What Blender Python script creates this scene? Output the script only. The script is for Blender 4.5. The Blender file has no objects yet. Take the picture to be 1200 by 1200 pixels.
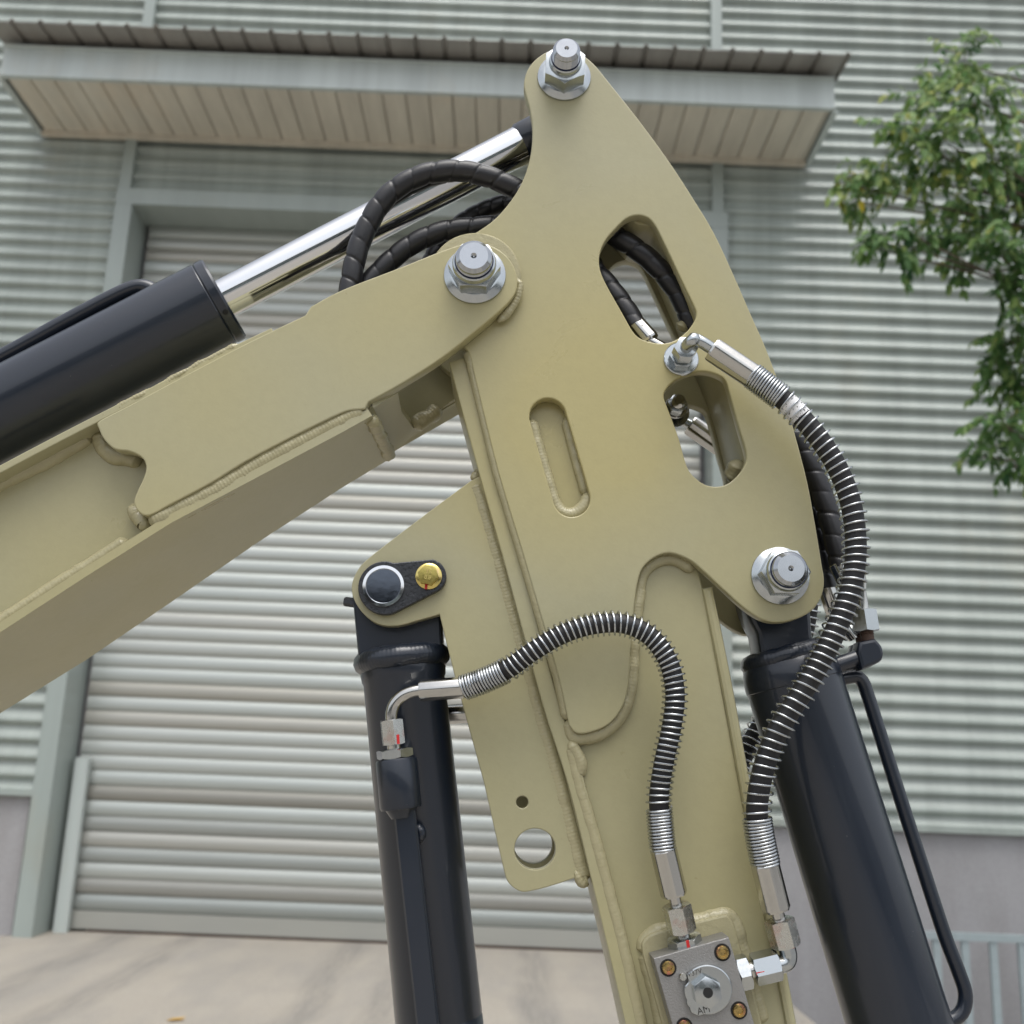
import bpy, math, random
from mathutils import Vector, Matrix, noise

# ------------------------------------------------------------------ camera, sky, sun, exposure
scene = bpy.context.scene
COL = scene.collection
FPX = 1236.0                      # focal length in photo pixels (photo is 1200 px wide)
PITCH = math.radians(13.6)
ROLL = math.radians(2.3)
CAM = Vector((0.0, 0.0, 1.18))
F_ = Vector((0, math.cos(PITCH), math.sin(PITCH)))
R0 = Vector((1, 0, 0))
U0 = Vector((0, -math.sin(PITCH), math.cos(PITCH)))
R_ = R0 * math.cos(ROLL) + U0 * math.sin(ROLL)
U_ = U0 * math.cos(ROLL) - R0 * math.sin(ROLL)
cam_data = bpy.data.cameras.new('camera')
cam = bpy.data.objects.new('camera', cam_data)
COL.objects.link(cam)
M = Matrix((R_, U_, -F_)).transposed().to_4x4()
M.translation = CAM
cam.matrix_world = M
cam_data.sensor_width = 36.0
cam_data.lens = 36.0 * FPX / 1200.0
cam_data.clip_start = 0.02
cam_data.clip_end = 500.0
cam_data.dof.use_dof = True
cam_data.dof.focus_distance = 0.745
cam_data.dof.aperture_fstop = 9.5
cam_data.dof.aperture_blades = 9
scene.camera = cam

SUN_EL, SUN_AZ = 70.0, 172.0      # azimuth clockwise from +Y: behind the camera, a little to the left
w = bpy.data.worlds.new('World')
scene.world = w
w.use_nodes = True
nt = w.node_tree
for n in list(nt.nodes):
    nt.nodes.remove(n)
sky = nt.nodes.new('ShaderNodeTexSky')
sky.sky_type = 'NISHITA'
sky.sun_disc = False
sky.sun_elevation = math.radians(SUN_EL)
sky.sun_rotation = math.radians(SUN_AZ)
sky.dust_density = 4.0
sky.air_density = 1.0
sky.ozone_density = 1.0
hsv = nt.nodes.new('ShaderNodeHueSaturation')   # thin even cloud: the blue of the clear sky is mostly gone
hsv.inputs['Saturation'].default_value = 0.32
bg = nt.nodes.new('ShaderNodeBackground')
bg.inputs['Strength'].default_value = 0.15
wo = nt.nodes.new('ShaderNodeOutputWorld')
nt.links.new(sky.outputs['Color'], hsv.inputs['Color'])
nt.links.new(hsv.outputs['Color'], bg.inputs['Color'])
nt.links.new(bg.outputs['Background'], wo.inputs['Surface'])

sd = bpy.data.lights.new('sun', 'SUN')
sd.energy = 0.8
sd.angle = math.radians(46)
sd.color = (1.0, 0.99, 0.95)
sun = bpy.data.objects.new('sun', sd)
COL.objects.link(sun)
az, el = math.radians(SUN_AZ), math.radians(SUN_EL)
sdir = Vector((math.sin(az) * math.cos(el), math.cos(az) * math.cos(el), math.sin(el)))
sun.rotation_euler = sdir.to_track_quat('Z', 'Y').to_euler()
sun.location = sdir * 30

scene.view_settings.view_transform = 'Standard'
scene.view_settings.look = 'None'
scene.view_settings.gamma = 1.0
scene.view_settings.exposure = 0.60
scene.view_settings.use_curve_mapping = False

# ------------------------------------------------------------------ from photo pixels to metres
def ray(px, py):
    return F_ + R_ * ((px - 600) / FPX) - U_ * ((py - 600) / FPX)
def P(px, py, Y):
    """point on the vertical plane at distance Y that shows at that pixel"""
    d = ray(px, py)
    return CAM + d * (Y / d.y)
def PZ(px, py, z):
    """point on the horizontal plane z that shows at that pixel"""
    d = ray(px, py)
    return CAM + d * ((z - CAM.z) / d.z)
def mpp(px, py, Y):
    """metres per pixel there"""
    return Y / ray(px, py).y / FPX
def PL(pts, Y):
    return [P(p[0], p[1], p[2] if len(p) > 2 else Y) for p in pts]

# ------------------------------------------------------------------ materials
def new_mat(name):
    m = bpy.data.materials.new(name)
    m.use_nodes = True
    t = m.node_tree
    b = t.nodes['Principled BSDF']
    return m, t, b
def nz(t, scale, detail=4, rough=0.55, vec=None, dim=None):
    n = t.nodes.new('ShaderNodeTexNoise')
    n.inputs['Scale'].default_value = scale
    n.inputs['Detail'].default_value = detail
    n.inputs['Roughness'].default_value = rough
    if vec is not None:
        t.links.new(vec, n.inputs['Vector'])
    return n
def ramp(t, fac, stops):
    r = t.nodes.new('ShaderNodeValToRGB')
    e = r.color_ramp.elements
    while len(e) < len(stops):
        e.new(0.5)
    for i, (p, c) in enumerate(stops):
        e[i].position = p
        e[i].color = (c, c, c, 1) if isinstance(c, (int, float)) else (*c, 1)
    t.links.new(fac, r.inputs['Fac'])
    return r
def mixc(t, fac, a, b, mode='MIX'):
    n = t.nodes.new('ShaderNodeMix')
    n.data_type = 'RGBA'
    n.blend_type = mode
    if isinstance(fac, float):
        n.inputs[0].default_value = fac
    else:
        t.links.new(fac, n.inputs[0])
    for i, v in ((6, a), (7, b)):
        if isinstance(v, tuple):
            n.inputs[i].default_value = (*v, 1)
        else:
            t.links.new(v, n.inputs[i])
    return n.outputs[2]
def bump(t, b, h, strength, dist):
    n = t.nodes.new('ShaderNodeBump')
    n.inputs['Strength'].default_value = strength
    n.inputs['Distance'].default_value = dist
    t.links.new(h, n.inputs['Height'])
    t.links.new(n.outputs['Normal'], b.inputs['Normal'])
    return n
def coord(t, scale=(1, 1, 1), rot=(0, 0, 0)):
    """world position, so that a pattern runs on from part to part"""
    c = t.nodes.new('ShaderNodeNewGeometry')
    m = t.nodes.new('ShaderNodeMapping')
    m.inputs['Scale'].default_value = scale
    m.inputs['Rotation'].default_value = rot
    t.links.new(c.outputs['Position'], m.inputs['Vector'])
    return m.outputs['Vector']

MAT = {}
def mat_paint():
    m, t, b = new_mat('tan_paint')
    v = coord(t)
    n1 = nz(t, 5.5, 2, 0.45, v)
    r1 = ramp(t, n1.outputs['Fac'], [(0.38, 0.0), (0.68, 1.0)])
    c = mixc(t, r1.outputs['Color'], (0.360, 0.338, 0.208), (0.382, 0.345, 0.180))
    # a heavier second coat, yellower, sprayed over the middle of the cheek plate
    gp = t.nodes.new('ShaderNodeNewGeometry')
    dn = t.nodes.new('ShaderNodeVectorMath')
    dn.operation = 'DISTANCE'
    t.links.new(gp.outputs['Position'], dn.inputs[0])
    dn.inputs[1].default_value = P(700, 440, 0.74)
    sm_ = t.nodes.new('ShaderNodeMath')
    sm_.operation = 'MULTIPLY_ADD'
    t.links.new(n1.outputs['Fac'], sm_.inputs[0])
    sm_.inputs[1].default_value = 0.22
    t.links.new(dn.outputs['Value'], sm_.inputs[2])
    rp_ = ramp(t, sm_.outputs[0], [(0.16, 0.85), (0.25, 0.0)])
    c = mixc(t, rp_.outputs['Color'], c, (0.400, 0.348, 0.152))
    n2 = nz(t, 160, 4, 0.6, v)
    r2 = ramp(t, n2.outputs['Fac'], [(0.30, 0.965), (0.62, 1.0)])
    c = mixc(t, 1.0, c, r2.outputs['Color'], 'MULTIPLY')
    n3 = nz(t, 900, 2, 0.5, v)           # dust nibs and specks
    r3 = ramp(t, n3.outputs['Fac'], [(0.18, 0.0), (0.23, 1.0)])
    c = mixc(t, r3.outputs['Color'], (0.20, 0.17, 0.10), c)
    t.links.new(c, b.inputs['Base Color'])
    n5 = nz(t, 14, 5, 0.6, v)
    n5.inputs['Distortion'].default_value = 0.6
    rr = ramp(t, n5.outputs['Fac'], [(0.3, 0.27), (0.7, 0.37)])
    t.links.new(rr.outputs['Color'], b.inputs['Roughness'])
    o = nz(t, 420, 2, 0.5, v)
    bump(t, b, o.outputs['Fac'], 0.10, 0.0006)
    return m
MAT['tan'] = mat_paint()
def mat_weld():
    m, t, b = new_mat('tan_paint_on_weld')
    v = coord(t)
    n2 = nz(t, 130, 4, 0.6, v)
    c = mixc(t, n2.outputs['Fac'], (0.345, 0.315, 0.185), (0.385, 0.350, 0.210))
    t.links.new(c, b.inputs['Base Color'])
    b.inputs['Roughness'].default_value = 0.27
    o = nz(t, 260, 3, 0.6, v)
    bump(t, b, o.outputs['Fac'], 0.5, 0.0012)
    return m
MAT['weld'] = mat_weld()
def mat_dark():
    m, t, b = new_mat('charcoal_paint')
    v = coord(t)
    n1 = nz(t, 22, 4, 0.6, v)
    c = mixc(t, n1.outputs['Fac'], (0.007, 0.012, 0.022), (0.010, 0.015, 0.025))
    n2 = nz(t, 700, 2, 0.5, v)
    r2 = ramp(t, n2.outputs['Fac'], [(0.78, 0.0), (0.81, 1.0)])
    c = mixc(t, r2.outputs['Color'], c, (0.14, 0.14, 0.14))
    t.links.new(c, b.inputs['Base Color'])
    rr = ramp(t, n1.outputs['Fac'], [(0.3, 0.30), (0.7, 0.36)])
    t.links.new(rr.outputs['Color'], b.inputs['Roughness'])
    b.inputs['Coat Weight'].default_value = 0.4
    b.inputs['Coat Roughness'].default_value = 0.06
    o = nz(t, 320, 2, 0.5, v)
    bump(t, b, o.outputs['Fac'], 0.05, 0.0006)
    return m
MAT['dark'] = mat_dark()
def metal(name, col, rough, var=0.12, bmp=0.0, scale=300, tint=None, metallic=1.0):
    m, t, b = new_mat(name)
    v = coord(t)
    n1 = nz(t, scale, 4, 0.6, v)
    lo = tuple(x * (1 - var) for x in col)
    hi = tuple(min(1, x * (1 + var)) for x in col)
    c = mixc(t, n1.outputs['Fac'], lo, hi)
    if tint:
        n2 = nz(t, 110, 3, 0.6, v)
        r2 = ramp(t, n2.outputs['Fac'], [(0.50, 0.0), (0.66, 1.0)])
        c = mixc(t, r2.outputs['Color'], c, tint)
    t.links.new(c, b.inputs['Base Color'])
    b.inputs['Metallic'].default_value = metallic
    rr = ramp(t, n1.outputs['Fac'], [(0.3, max(0.02, rough * 0.75)), (0.7, rough * 1.3)])
    t.links.new(rr.outputs['Color'], b.inputs['Roughness'])
    if bmp:
        bump(t, b, n1.outputs['Fac'], bmp, 0.0008)
    return m
MAT['chrome'] = metal('hard_chrome', (0.74, 0.75, 0.76), 0.09, 0.02, 0.0, 60)
MAT['zinc'] = metal('zinc_plating', (0.50, 0.53, 0.54), 0.21, 0.07, 0.01, 350)
MAT['zincdull'] = metal('dull_zinc_plating', (0.58, 0.59, 0.57), 0.25, 0.08, 0.0, 300, tint=(0.55, 0.46, 0.43))
MAT['steel'] = metal('brushed_steel', (0.54, 0.535, 0.51), 0.16, 0.06, 0.0, 260)
MAT['cast'] = metal('grey_cast_steel', (0.30, 0.295, 0.285), 0.48, 0.16, 0.5, 900, metallic=0.75)
MAT['pinend'] = metal('oiled_steel', (0.10, 0.115, 0.14), 0.14, 0.35, 0.05, 210)
MAT['blacksteel'] = metal('blackened_steel', (0.050, 0.052, 0.056), 0.30, 0.5, 0.4, 420, metallic=0.7)
MAT['pinsteel'] = metal('turned_pin_steel', (0.44, 0.46, 0.48), 0.14, 0.05, 0.0, 200)
MAT['golddark'] = metal('yellow_zinc_head', (0.40, 0.33, 0.10), 0.34, 0.25, 0.2, 500)
MAT['gold'] = metal('yellow_zinc', (0.72, 0.58, 0.20), 0.22, 0.2, 0.1, 300, tint=(0.70, 0.50, 0.25))
MAT['irid'] = metal('yellow_zinc_iridescent', (0.50, 0.36, 0.14), 0.25, 0.3, 0.1, 500, tint=(0.62, 0.22, 0.20))
MAT['springwire'] = metal('spring_wire', (0.48, 0.50, 0.51), 0.24, 0.10, 0.0, 500)
def plain(name, col, rough, bmp=0.0, bscale=200, var=0.15, spec=0.5):
    m, t, b = new_mat(name)
    v = coord(t)
    n1 = nz(t, bscale, 4, 0.6, v)
    c = mixc(t, n1.outputs['Fac'], tuple(x * (1 - var) for x in col), tuple(min(1, x * (1 + var)) for x in col))
    t.links.new(c, b.inputs['Base Color'])
    b.inputs['Roughness'].default_value = rough
    b.inputs['Specular IOR Level'].default_value = spec
    if bmp:
        bump(t, b, n1.outputs['Fac'], bmp, 0.001)
    return m
MAT['rubber'] = plain('hose_rubber', (0.012, 0.012, 0.013), 0.55, 0.2, 900)
MAT['wrap'] = plain('black_spiral_wrap', (0.016, 0.016, 0.018), 0.36, 0.12, 500)
MAT['oring'] = plain('blue_nylon_ring', (0.012, 0.020, 0.060), 0.35)
MAT['hole'] = plain('dark_bore', (0.01, 0.01, 0.01), 0.8)
MAT['red'] = plain('red_torque_paint', (0.55, 0.02, 0.02), 0.45)
MAT['ink'] = plain('stamped_ink', (0.05, 0.045, 0.04), 0.6)
def mat_label():
    m, t, b = new_mat('hose_label')
    v = coord(t, (900, 900, 500), (0.3, 0.8, 0.2))
    n1 = nz(t, 1.0, 1, 0.4, v)
    r = ramp(t, n1.outputs['Fac'], [(0.33, 0.04), (0.37, 0.78)])
    t.links.new(r.outputs['Color'], b.inputs['Base Color'])
    b.inputs['Roughness'].default_value = 0.4
    return m
MAT['label'] = mat_label()

def mat_clad(name, a, c2, streak=0.10, rough=0.33):
    m, t, b = new_mat(name)
    v = coord(t, (1.0, 1.0, 1.0))
    n1 = nz(t, 0.9, 5, 0.6, v)
    c = mixc(t, n1.outputs['Fac'], a, c2)
    vs = coord(t, (7.0, 1.0, 0.35))
    n2 = nz(t, 1.0, 4, 0.65, vs)
    r2 = ramp(t, n2.outputs['Fac'], [(0.35, 1.0 - streak), (0.65, 1.0)])
    c = mixc(t, 1.0, c, r2.outputs['Color'], 'MULTIPLY')
    n3 = nz(t, 0.55, 5, 0.65, coord(t, (1.6, 1.0, 1.0)))
    r3 = ramp(t, n3.outputs['Fac'], [(0.56, 0.0), (0.72, 0.55)])
    c = mixc(t, r3.outputs['Color'], c, tuple(x * y for x, y in zip(a, (0.98, 0.84, 0.72))))
    t.links.new(c, b.inputs['Base Color'])
    b.inputs['Roughness'].default_value = rough
    return m
MAT['clad'] = mat_clad('pale_green_cladding', (0.345, 0.392, 0.362), (0.388, 0.432, 0.398), 0.20, 0.30)
MAT['trim'] = mat_clad('grey_green_trim', (0.315, 0.365, 0.342), (0.36, 0.405, 0.382), 0.10)
MAT['fascia'] = mat_clad('grey_blue_fascia', (0.50, 0.555, 0.535), (0.55, 0.60, 0.58), 0.16)
MAT['soffit'] = mat_clad('cream_soffit', (0.62, 0.575, 0.475), (0.70, 0.65, 0.545), 0.16, 0.5)
MAT['roofsheet'] = mat_clad('brown_grey_roof_sheet', (0.29, 0.275, 0.25), (0.35, 0.335, 0.305), 0.2, 0.5)
def mat_slat(k=1.0, name='galvanised_slat'):
    m, t, b = new_mat(name)
    v = coord(t)
    oi = t.nodes.new('ShaderNodeObjectInfo')
    n1 = nz(t, 2.2, 5, 0.6, coord(t, (0.35, 1, 3.0)))
    c = mixc(t, n1.outputs['Fac'], (0.42, 0.43, 0.415), (0.495, 0.51, 0.50))
    rr = ramp(t, oi.outputs['Random'], [(0.0, (0.78, 0.76, 0.72)), (0.25, (0.88, 0.88, 0.87)), (0.45, (0.95, 1.0, 1.02)), (1.0, (0.93, 1.0, 1.03))])
    c = mixc(t, 1.0, c, rr.outputs['Color'], 'MULTIPLY')
    n2 = nz(t, 16, 4, 0.7, coord(t, (0.6, 1, 1)))
    r2 = ramp(t, n2.outputs['Fac'], [(0.66, 0.0), (0.76, 0.5)])
    c = mixc(t, r2.outputs['Color'], c, (0.34, 0.30, 0.25))
    c = mixc(t, 1.0, c, (k, k * 0.97, k * 0.92), 'MULTIPLY')
    t.links.new(c, b.inputs['Base Color'])
    b.inputs['Metallic'].default_value = 0.4
    b.inputs['Roughness'].default_value = 0.36
    return m
MAT['slat'] = mat_slat()
MAT['slatlow'] = mat_slat(0.74, 'grimy_galvanised_slat')
def mat_concrete(name, a, c2, stain, sc=1.0, sdir_=(3.0, 0.4, 3.0), tracks=None):
    m, t, b = new_mat(name)
    v = coord(t)
    n1 = nz(t, 1.3 * sc, 6, 0.65, v)
    c = mixc(t, n1.outputs['Fac'], a, c2)
    vs = coord(t, sdir_)
    n2 = nz(t, 1.1 * sc, 5, 0.6, vs)
    r2 = ramp(t, n2.outputs['Fac'], [(0.40, 0.0), (0.70, 0.55)])
    c = mixc(t, r2.outputs['Color'], c, stain)
    if tracks:      # tyre marks left on the way to the door
        sx = t.nodes.new('ShaderNodeSeparateXYZ')
        wv = nz(t, 0.8, 2, 0.5, v)
        t.links.new(v, sx.inputs[0])
        dist = None
        for x0 in tracks:
            a1 = t.nodes.new('ShaderNodeMath')
            a1.operation = 'MULTIPLY_ADD'
            t.links.new(wv.outputs['Fac'], a1.inputs[0])
            a1.inputs[1].default_value = 0.25
            t.links.new(sx.outputs['X'], a1.inputs[2])
            a2 = t.nodes.new('ShaderNodeMath')
            a2.operation = 'SUBTRACT'
            t.links.new(a1.outputs[0], a2.inputs[0])
            a2.inputs[1].default_value = x0
            a3 = t.nodes.new('ShaderNodeMath')
            a3.operation = 'ABSOLUTE'
            t.links.new(a2.outputs[0], a3.inputs[0])
            if dist is None:
                dist = a3.outputs[0]
            else:
                mn = t.nodes.new('ShaderNodeMath')
                mn.operation = 'MINIMUM'
                t.links.new(dist, mn.inputs[0])
                t.links.new(a3.outputs[0], mn.inputs[1])
                dist = mn.outputs[0]
        rt_ = ramp(t, dist, [(0.05, 1.0), (0.13, 0.0)])
        ng = nz(t, 1.0, 5, 0.7, coord(t, (30, 2.5, 1)))
        rg = ramp(t, ng.outputs['Fac'], [(0.30, 0.05), (0.65, 0.5)])
        mk = mixc(t, 1.0, rt_.outputs['Color'], rg.outputs['Color'], 'MULTIPLY')
        c = mixc(t, mk, c, tuple(0.62 * q for q in stain))
    n3 = nz(t, 60, 5, 0.7, v)
    r3 = ramp(t, n3.outputs['Fac'], [(0.3, 0.85), (0.65, 1.0)])
    c = mixc(t, 1.0, c, r3.outputs['Color'], 'MULTIPLY')
    t.links.new(c, b.inputs['Base Color'])
    b.inputs['Roughness'].default_value = 0.8
    bump(t, b, n3.outputs['Fac'], 0.3, 0.01)
    return m
MAT['slab'] = mat_concrete('worn_beige_concrete', (0.325, 0.295, 0.25), (0.41, 0.375, 0.322), (0.255, 0.245, 0.23), 1.5, (2.2, 0.6, 2.0), (-2.35, -1.9, -0.80, -0.42, 0.35))
MAT['plinth'] = mat_concrete('grey_render', (0.33, 0.325, 0.335), (0.40, 0.395, 0.40), (0.27, 0.26, 0.255), 1.6, (2.5, 1.0, 0.5))
MAT['yard'] = mat_concrete('grey_yard', (0.23, 0.225, 0.215), (0.30, 0.29, 0.275), (0.19, 0.185, 0.18))
MAT['hallwall'] = plain('dark_green_reflection_hall', (0.060, 0.068, 0.062), 0.7, 0, 2)  # for the added hall: dark, so that metal facets reflect dark bands
MAT['rail'] = plain('grey_blue_rail_paint', (0.34, 0.40, 0.41), 0.45, 0, 30)
def mat_leaf():
    m, t, b = new_mat('green_leaf')
    at = t.nodes.new('ShaderNodeAttribute')
    at.attribute_name = 'tone'
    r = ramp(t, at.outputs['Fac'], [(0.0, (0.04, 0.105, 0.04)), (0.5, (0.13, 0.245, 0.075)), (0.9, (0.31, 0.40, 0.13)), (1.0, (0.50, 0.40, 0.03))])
    t.links.new(r.outputs['Color'], b.inputs['Base Color'])
    b.inputs['Roughness'].default_value = 0.5
    b.inputs['Specular IOR Level'].default_value = 0.3
    tr = t.nodes.new('ShaderNodeBsdfTranslucent')
    t.links.new(r.outputs['Color'], tr.inputs['Color'])
    ms = t.nodes.new('ShaderNodeMixShader')
    ms.inputs[0].default_value = 0.40
    t.links.new(b.outputs[0], ms.inputs[1])
    t.links.new(tr.outputs[0], ms.inputs[2])
    t.links.new(ms.outputs[0], t.nodes['Material Output'].inputs['Surface'])
    return m
MAT['leaf'] = mat_leaf()
MAT['bark'] = plain('brown_bark', (0.10, 0.075, 0.055), 0.85, 0.5, 40, 0.3)
MAT['dryleaf'] = plain('dry_leaf', (0.50, 0.30, 0.06), 0.6)
MAT['rust'] = plain('rusty_base', (0.085, 0.05, 0.035), 0.7, 0.3, 30, 0.4)

# ------------------------------------------------------------------ things, parts, meshes
ORG = {}
def thing(name, label, cat, loc, group=None):
    o = bpy.data.objects.new(name, None)
    o.empty_display_size = 0.05
    COL.objects.link(o)
    o.location = loc
    ORG[o.name] = Vector(loc)
    o['label'] = label
    o['category'] = cat
    if group:
        o['group'] = group
    return o
def sub(name, parent, loc):
    """an empty that holds the pieces of one part"""
    o = bpy.data.objects.new(name, None)
    o.empty_display_size = 0.02
    COL.objects.link(o)
    o.parent = parent
    o.location = Vector(loc) - ORG[parent.name]
    ORG[o.name] = Vector(loc)
    return o
def link_mesh(name, me, mat, parent, ang=32):
    """mesh given in world coordinates -> object with its origin at its centre, under its parent"""
    vs = me.vertices
    n = max(1, len(vs))
    c = Vector((0, 0, 0))
    for v in vs:
        c += v.co
    c /= n
    me.transform(Matrix.Translation(-c))
    me.materials.clear()
    me.materials.append(MAT[mat])
    for p in me.polygons:
        p.use_smooth = True
    if ang < 180:
        me.set_sharp_from_angle(angle=math.radians(ang))
    o = bpy.data.objects.new(name, me)
    COL.objects.link(o)
    if parent is not None:
        o.parent = parent
        o.location = c - ORG[parent.name]
    else:
        o.location = c
    ORG[o.name] = c
    return o

def frames(path):
    """parallel-transport frames along a polyline"""
    n = len(path)
    T = []
    for i in range(n):
        a = path[max(0, i - 1)]
        b = path[min(n - 1, i + 1)]
        T.append((b - a).normalized())
    up = Vector((0, 1, 0))
    if abs(T[0].dot(up)) > 0.9:
        up = Vector((1, 0, 0))
    N = [(up - T[0] * up.dot(T[0])).normalized()]
    for i in range(1, n):
        v = N[-1] - T[i] * N[-1].dot(T[i])
        N.append(v.normalized())
    B = [T[i].cross(N[i]) for i in range(n)]
    return T, N, B
def spline(pts, step):
    """Catmull-Rom through 3-D points, resampled at an even step"""
    pts = [Vector(p) for p in pts]
    q = [pts[0] * 2 - pts[1]] + pts + [pts[-1] * 2 - pts[-2]]
    out = []
    for i in range(1, len(q) - 2):
        p0, p1, p2, p3 = q[i - 1], q[i], q[i + 1], q[i + 2]
        for k in range(24):
            t = k / 24
            out.append(0.5 * ((2 * p1) + (p2 - p0) * t + (2 * p0 - 5 * p1 + 4 * p2 - p3) * t * t + (3 * p1 - p0 - 3 * p2 + p3) * t ** 3))
    out.append(pts[-1])
    res = [out[0]]
    acc = 0.0
    for i in range(1, len(out)):
        a, b = out[i - 1], out[i]
        L = (b - a).length
        while acc + L >= step and L > 1e-12:
            f = (step - acc) / L
            a = a + (b - a) * f
            res.append(a)
            L = (b - a).length
            acc = 0.0
        acc += L
    if (res[-1] - out[-1]).length > step * 0.3:
        res.append(out[-1])
    return res

class MB:
    def __init__(s):
        s.v = []
        s.f = []
    def ring(s, c, N, B, r, n, rf=None, ph=0.0):
        i0 = len(s.v)
        for k in range(n):
            a = 2 * math.pi * k / n + ph
            rr = r * (rf(a) if rf else 1.0)
            s.v.append(c + (N * math.cos(a) + B * math.sin(a)) * rr)
        return i0
    def bridge(s, a, b, n):
        for k in range(n):
            s.f.append((a + k, a + (k + 1) % n, b + (k + 1) % n, b + k))
    def cap(s, a, n, flip):
        q = tuple(range(a, a + n))
        s.f.append(q if not flip else q[::-1])
    def lathe(s, o, axis, prof, n=32, rf=None, ph=0.0, caps=True):
        """prof: list of (radius, height along axis)"""
        ax = Vector(axis).normalized()
        up = Vector((0, 0, 1)) if abs(ax.z) < 0.9 else Vector((1, 0, 0))
        N = (up - ax * up.dot(ax)).normalized()
        B = ax.cross(N)
        prev = None
        first = None
        for (r, h) in prof:
            i = s.ring(o + ax * h, N, B, r, n, rf, ph)
            if prev is not None:
                s.bridge(prev, i, n)
            else:
                first = i
            prev = i
        if caps:
            s.cap(first, n, True)
            s.cap(prev, n, False)
        return s
    def sweep(s, path, rad, n=16, caps=True, rf=None):
        T, N, B = frames(path)
        prev = None
        for i, p in enumerate(path):
            r = rad(i) if callable(rad) else rad
            q = s.ring(p, N[i], B[i], r, n, (lambda a, i=i: rf(i, a)) if rf else None)
            if prev is not None:
                s.bridge(prev, q, n)
            elif caps:
                s.cap(q, n, True)
            prev = q
        if caps:
            s.cap(prev, n, False)
        return s
    def box(s, a, b):
        """axis-aligned box between two corners"""
        x0, y0, z0 = (min(a[i], b[i]) for i in range(3))
        x1, y1, z1 = (max(a[i], b[i]) for i in range(3))
        i = len(s.v)
        s.v += [Vector(p) for p in ((x0, y0, z0), (x1, y0, z0), (x1, y1, z0), (x0, y1, z0), (x0, y0, z1), (x1, y0, z1), (x1, y1, z1), (x0, y1, z1))]
        s.f += [tuple(i + k for k in q) for q in ((0, 3, 2, 1), (4, 5, 6, 7), (0, 1, 5, 4), (1, 2, 6, 5), (2, 3, 7, 6), (3, 0, 4, 7))]
        return s
    def prism(s, front, back):
        """two matching polygons joined"""
        n = len(front)
        a = len(s.v)
        s.v += list(front)
        b = len(s.v)
        s.v += list(back)
        s.f.append(tuple(range(a, a + n)))
        s.f.append(tuple(range(b, b + n))[::-1])
        for k in range(n):
            s.f.append((a + (k + 1) % n, a + k, b + k, b + (k + 1) % n))
        return s
    def hexnut(s, o, axis, af, h0, h1, ph=0.0, cham=0.0009, both=False):
        """hexagon with a turned chamfer; af = half width across flats"""
        def rf(a):
            k = (a % (math.pi / 3)) - math.pi / 6
            return 1 / math.cos(k)
        n = 48
        ax = Vector(axis).normalized()
        up = Vector((0, 0, 1)) if abs(ax.z) < 0.9 else Vector((1, 0, 0))
        N0 = (up - ax * up.dot(ax)).normalized()
        B0 = ax.cross(N0)
        N = N0 * math.cos(ph) + B0 * math.sin(ph)
        B = ax.cross(N)
        def hring(h, slope):
            i = len(s.v)
            for k in range(n):
                a = 2 * math.pi * k / n
                rr = af * rf(a)
                s.v.append(o + ax * (h - slope * (rr - af * 0.97)) + (N * math.cos(a) + B * math.sin(a)) * rr)
            return i
        if both:
            q0 = s.ring(o + ax * h0, N, B, af * 0.95, n)
            q1 = hring(h0, -0.5)
            s.cap(q0, n, True)
            s.bridge(q0, q1, n)
        else:
            q1 = hring(h0, 0)
            s.cap(q1, n, True)
        q2 = hring(h1, 0.5)
        s.bridge(q1, q2, n)
        q3 = s.ring(o + ax * h1, N, B, af * 0.95, n)
        s.bridge(q2, q3, n)
        s.cap(q3, n, False)
        return s
    def coil(s, path, R, wire, pitch, n=6, per=22, wob=1.0):
        """a wire wound round a path"""
        T, N, B = frames(path)
        L = [0.0]
        for i in range(1, len(path)):
            L.append(L[-1] + (path[i] - path[i - 1]).length)
        turns = L[-1] / pitch
        m = max(4, int(turns * per))
        pts = []
        j = 0
        for k in range(m + 1):
            d = L[-1] * k / m
            while j < len(L) - 2 and L[j + 1] < d:
                j += 1
            f = 0 if L[j + 1] == L[j] else (d - L[j]) / (L[j + 1] - L[j])
            c = path[j].lerp(path[j + 1], f)
            nn = N[j].lerp(N[j + 1], f)
            bb = B[j].lerp(B[j + 1], f)
            a = 2 * math.pi * d / pitch + wob * (0.9 * math.sin(d * 37) + 0.6 * math.sin(d * 91 + 1))
            pts.append(c + (nn * math.cos(a) + bb * math.sin(a)) * R)
        s.sweep(pts, wire, n)
        return s
    def build(s, name, mat, parent, ang=32):
        me = bpy.data.meshes.new(name)
        me.from_pydata([tuple(p) for p in s.v], [], s.f)
        me.update()
        return link_mesh(name, me, mat, parent, ang)

def outline(pts, per=6):
    """closed px outline; a point with a third entry is a sharp corner, the rest are rounded through (Catmull-Rom)"""
    n = len(pts)
    out = []
    for i in range(n):
        p0, p1, p2, p3 = pts[i - 1], pts[i], pts[(i + 1) % n], pts[(i + 2) % n]
        a = Vector(p1[:2])
        b = Vector(p2[:2])
        m1 = (b - Vector(p0[:2])) * 0.5 if len(p1) < 3 else (b - a)
        m2 = (Vector(p3[:2]) - a) * 0.5 if len(p2) < 3 else (b - a)
        L = (b - a).length
        for m in (m1, m2):
            if m.length > L * 1.4:
                m *= L * 1.4 / m.length
        steps = 1 if (len(p1) > 2 and len(p2) > 2) else per
        for k in range(steps):
            t = k / steps
            t2, t3 = t * t, t * t * t
            q = a * (2 * t3 - 3 * t2 + 1) + m1 * (t3 - 2 * t2 + t) + b * (-2 * t3 + 3 * t2) + m2 * (t3 - t2)
            out.append(q)
    return out
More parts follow.
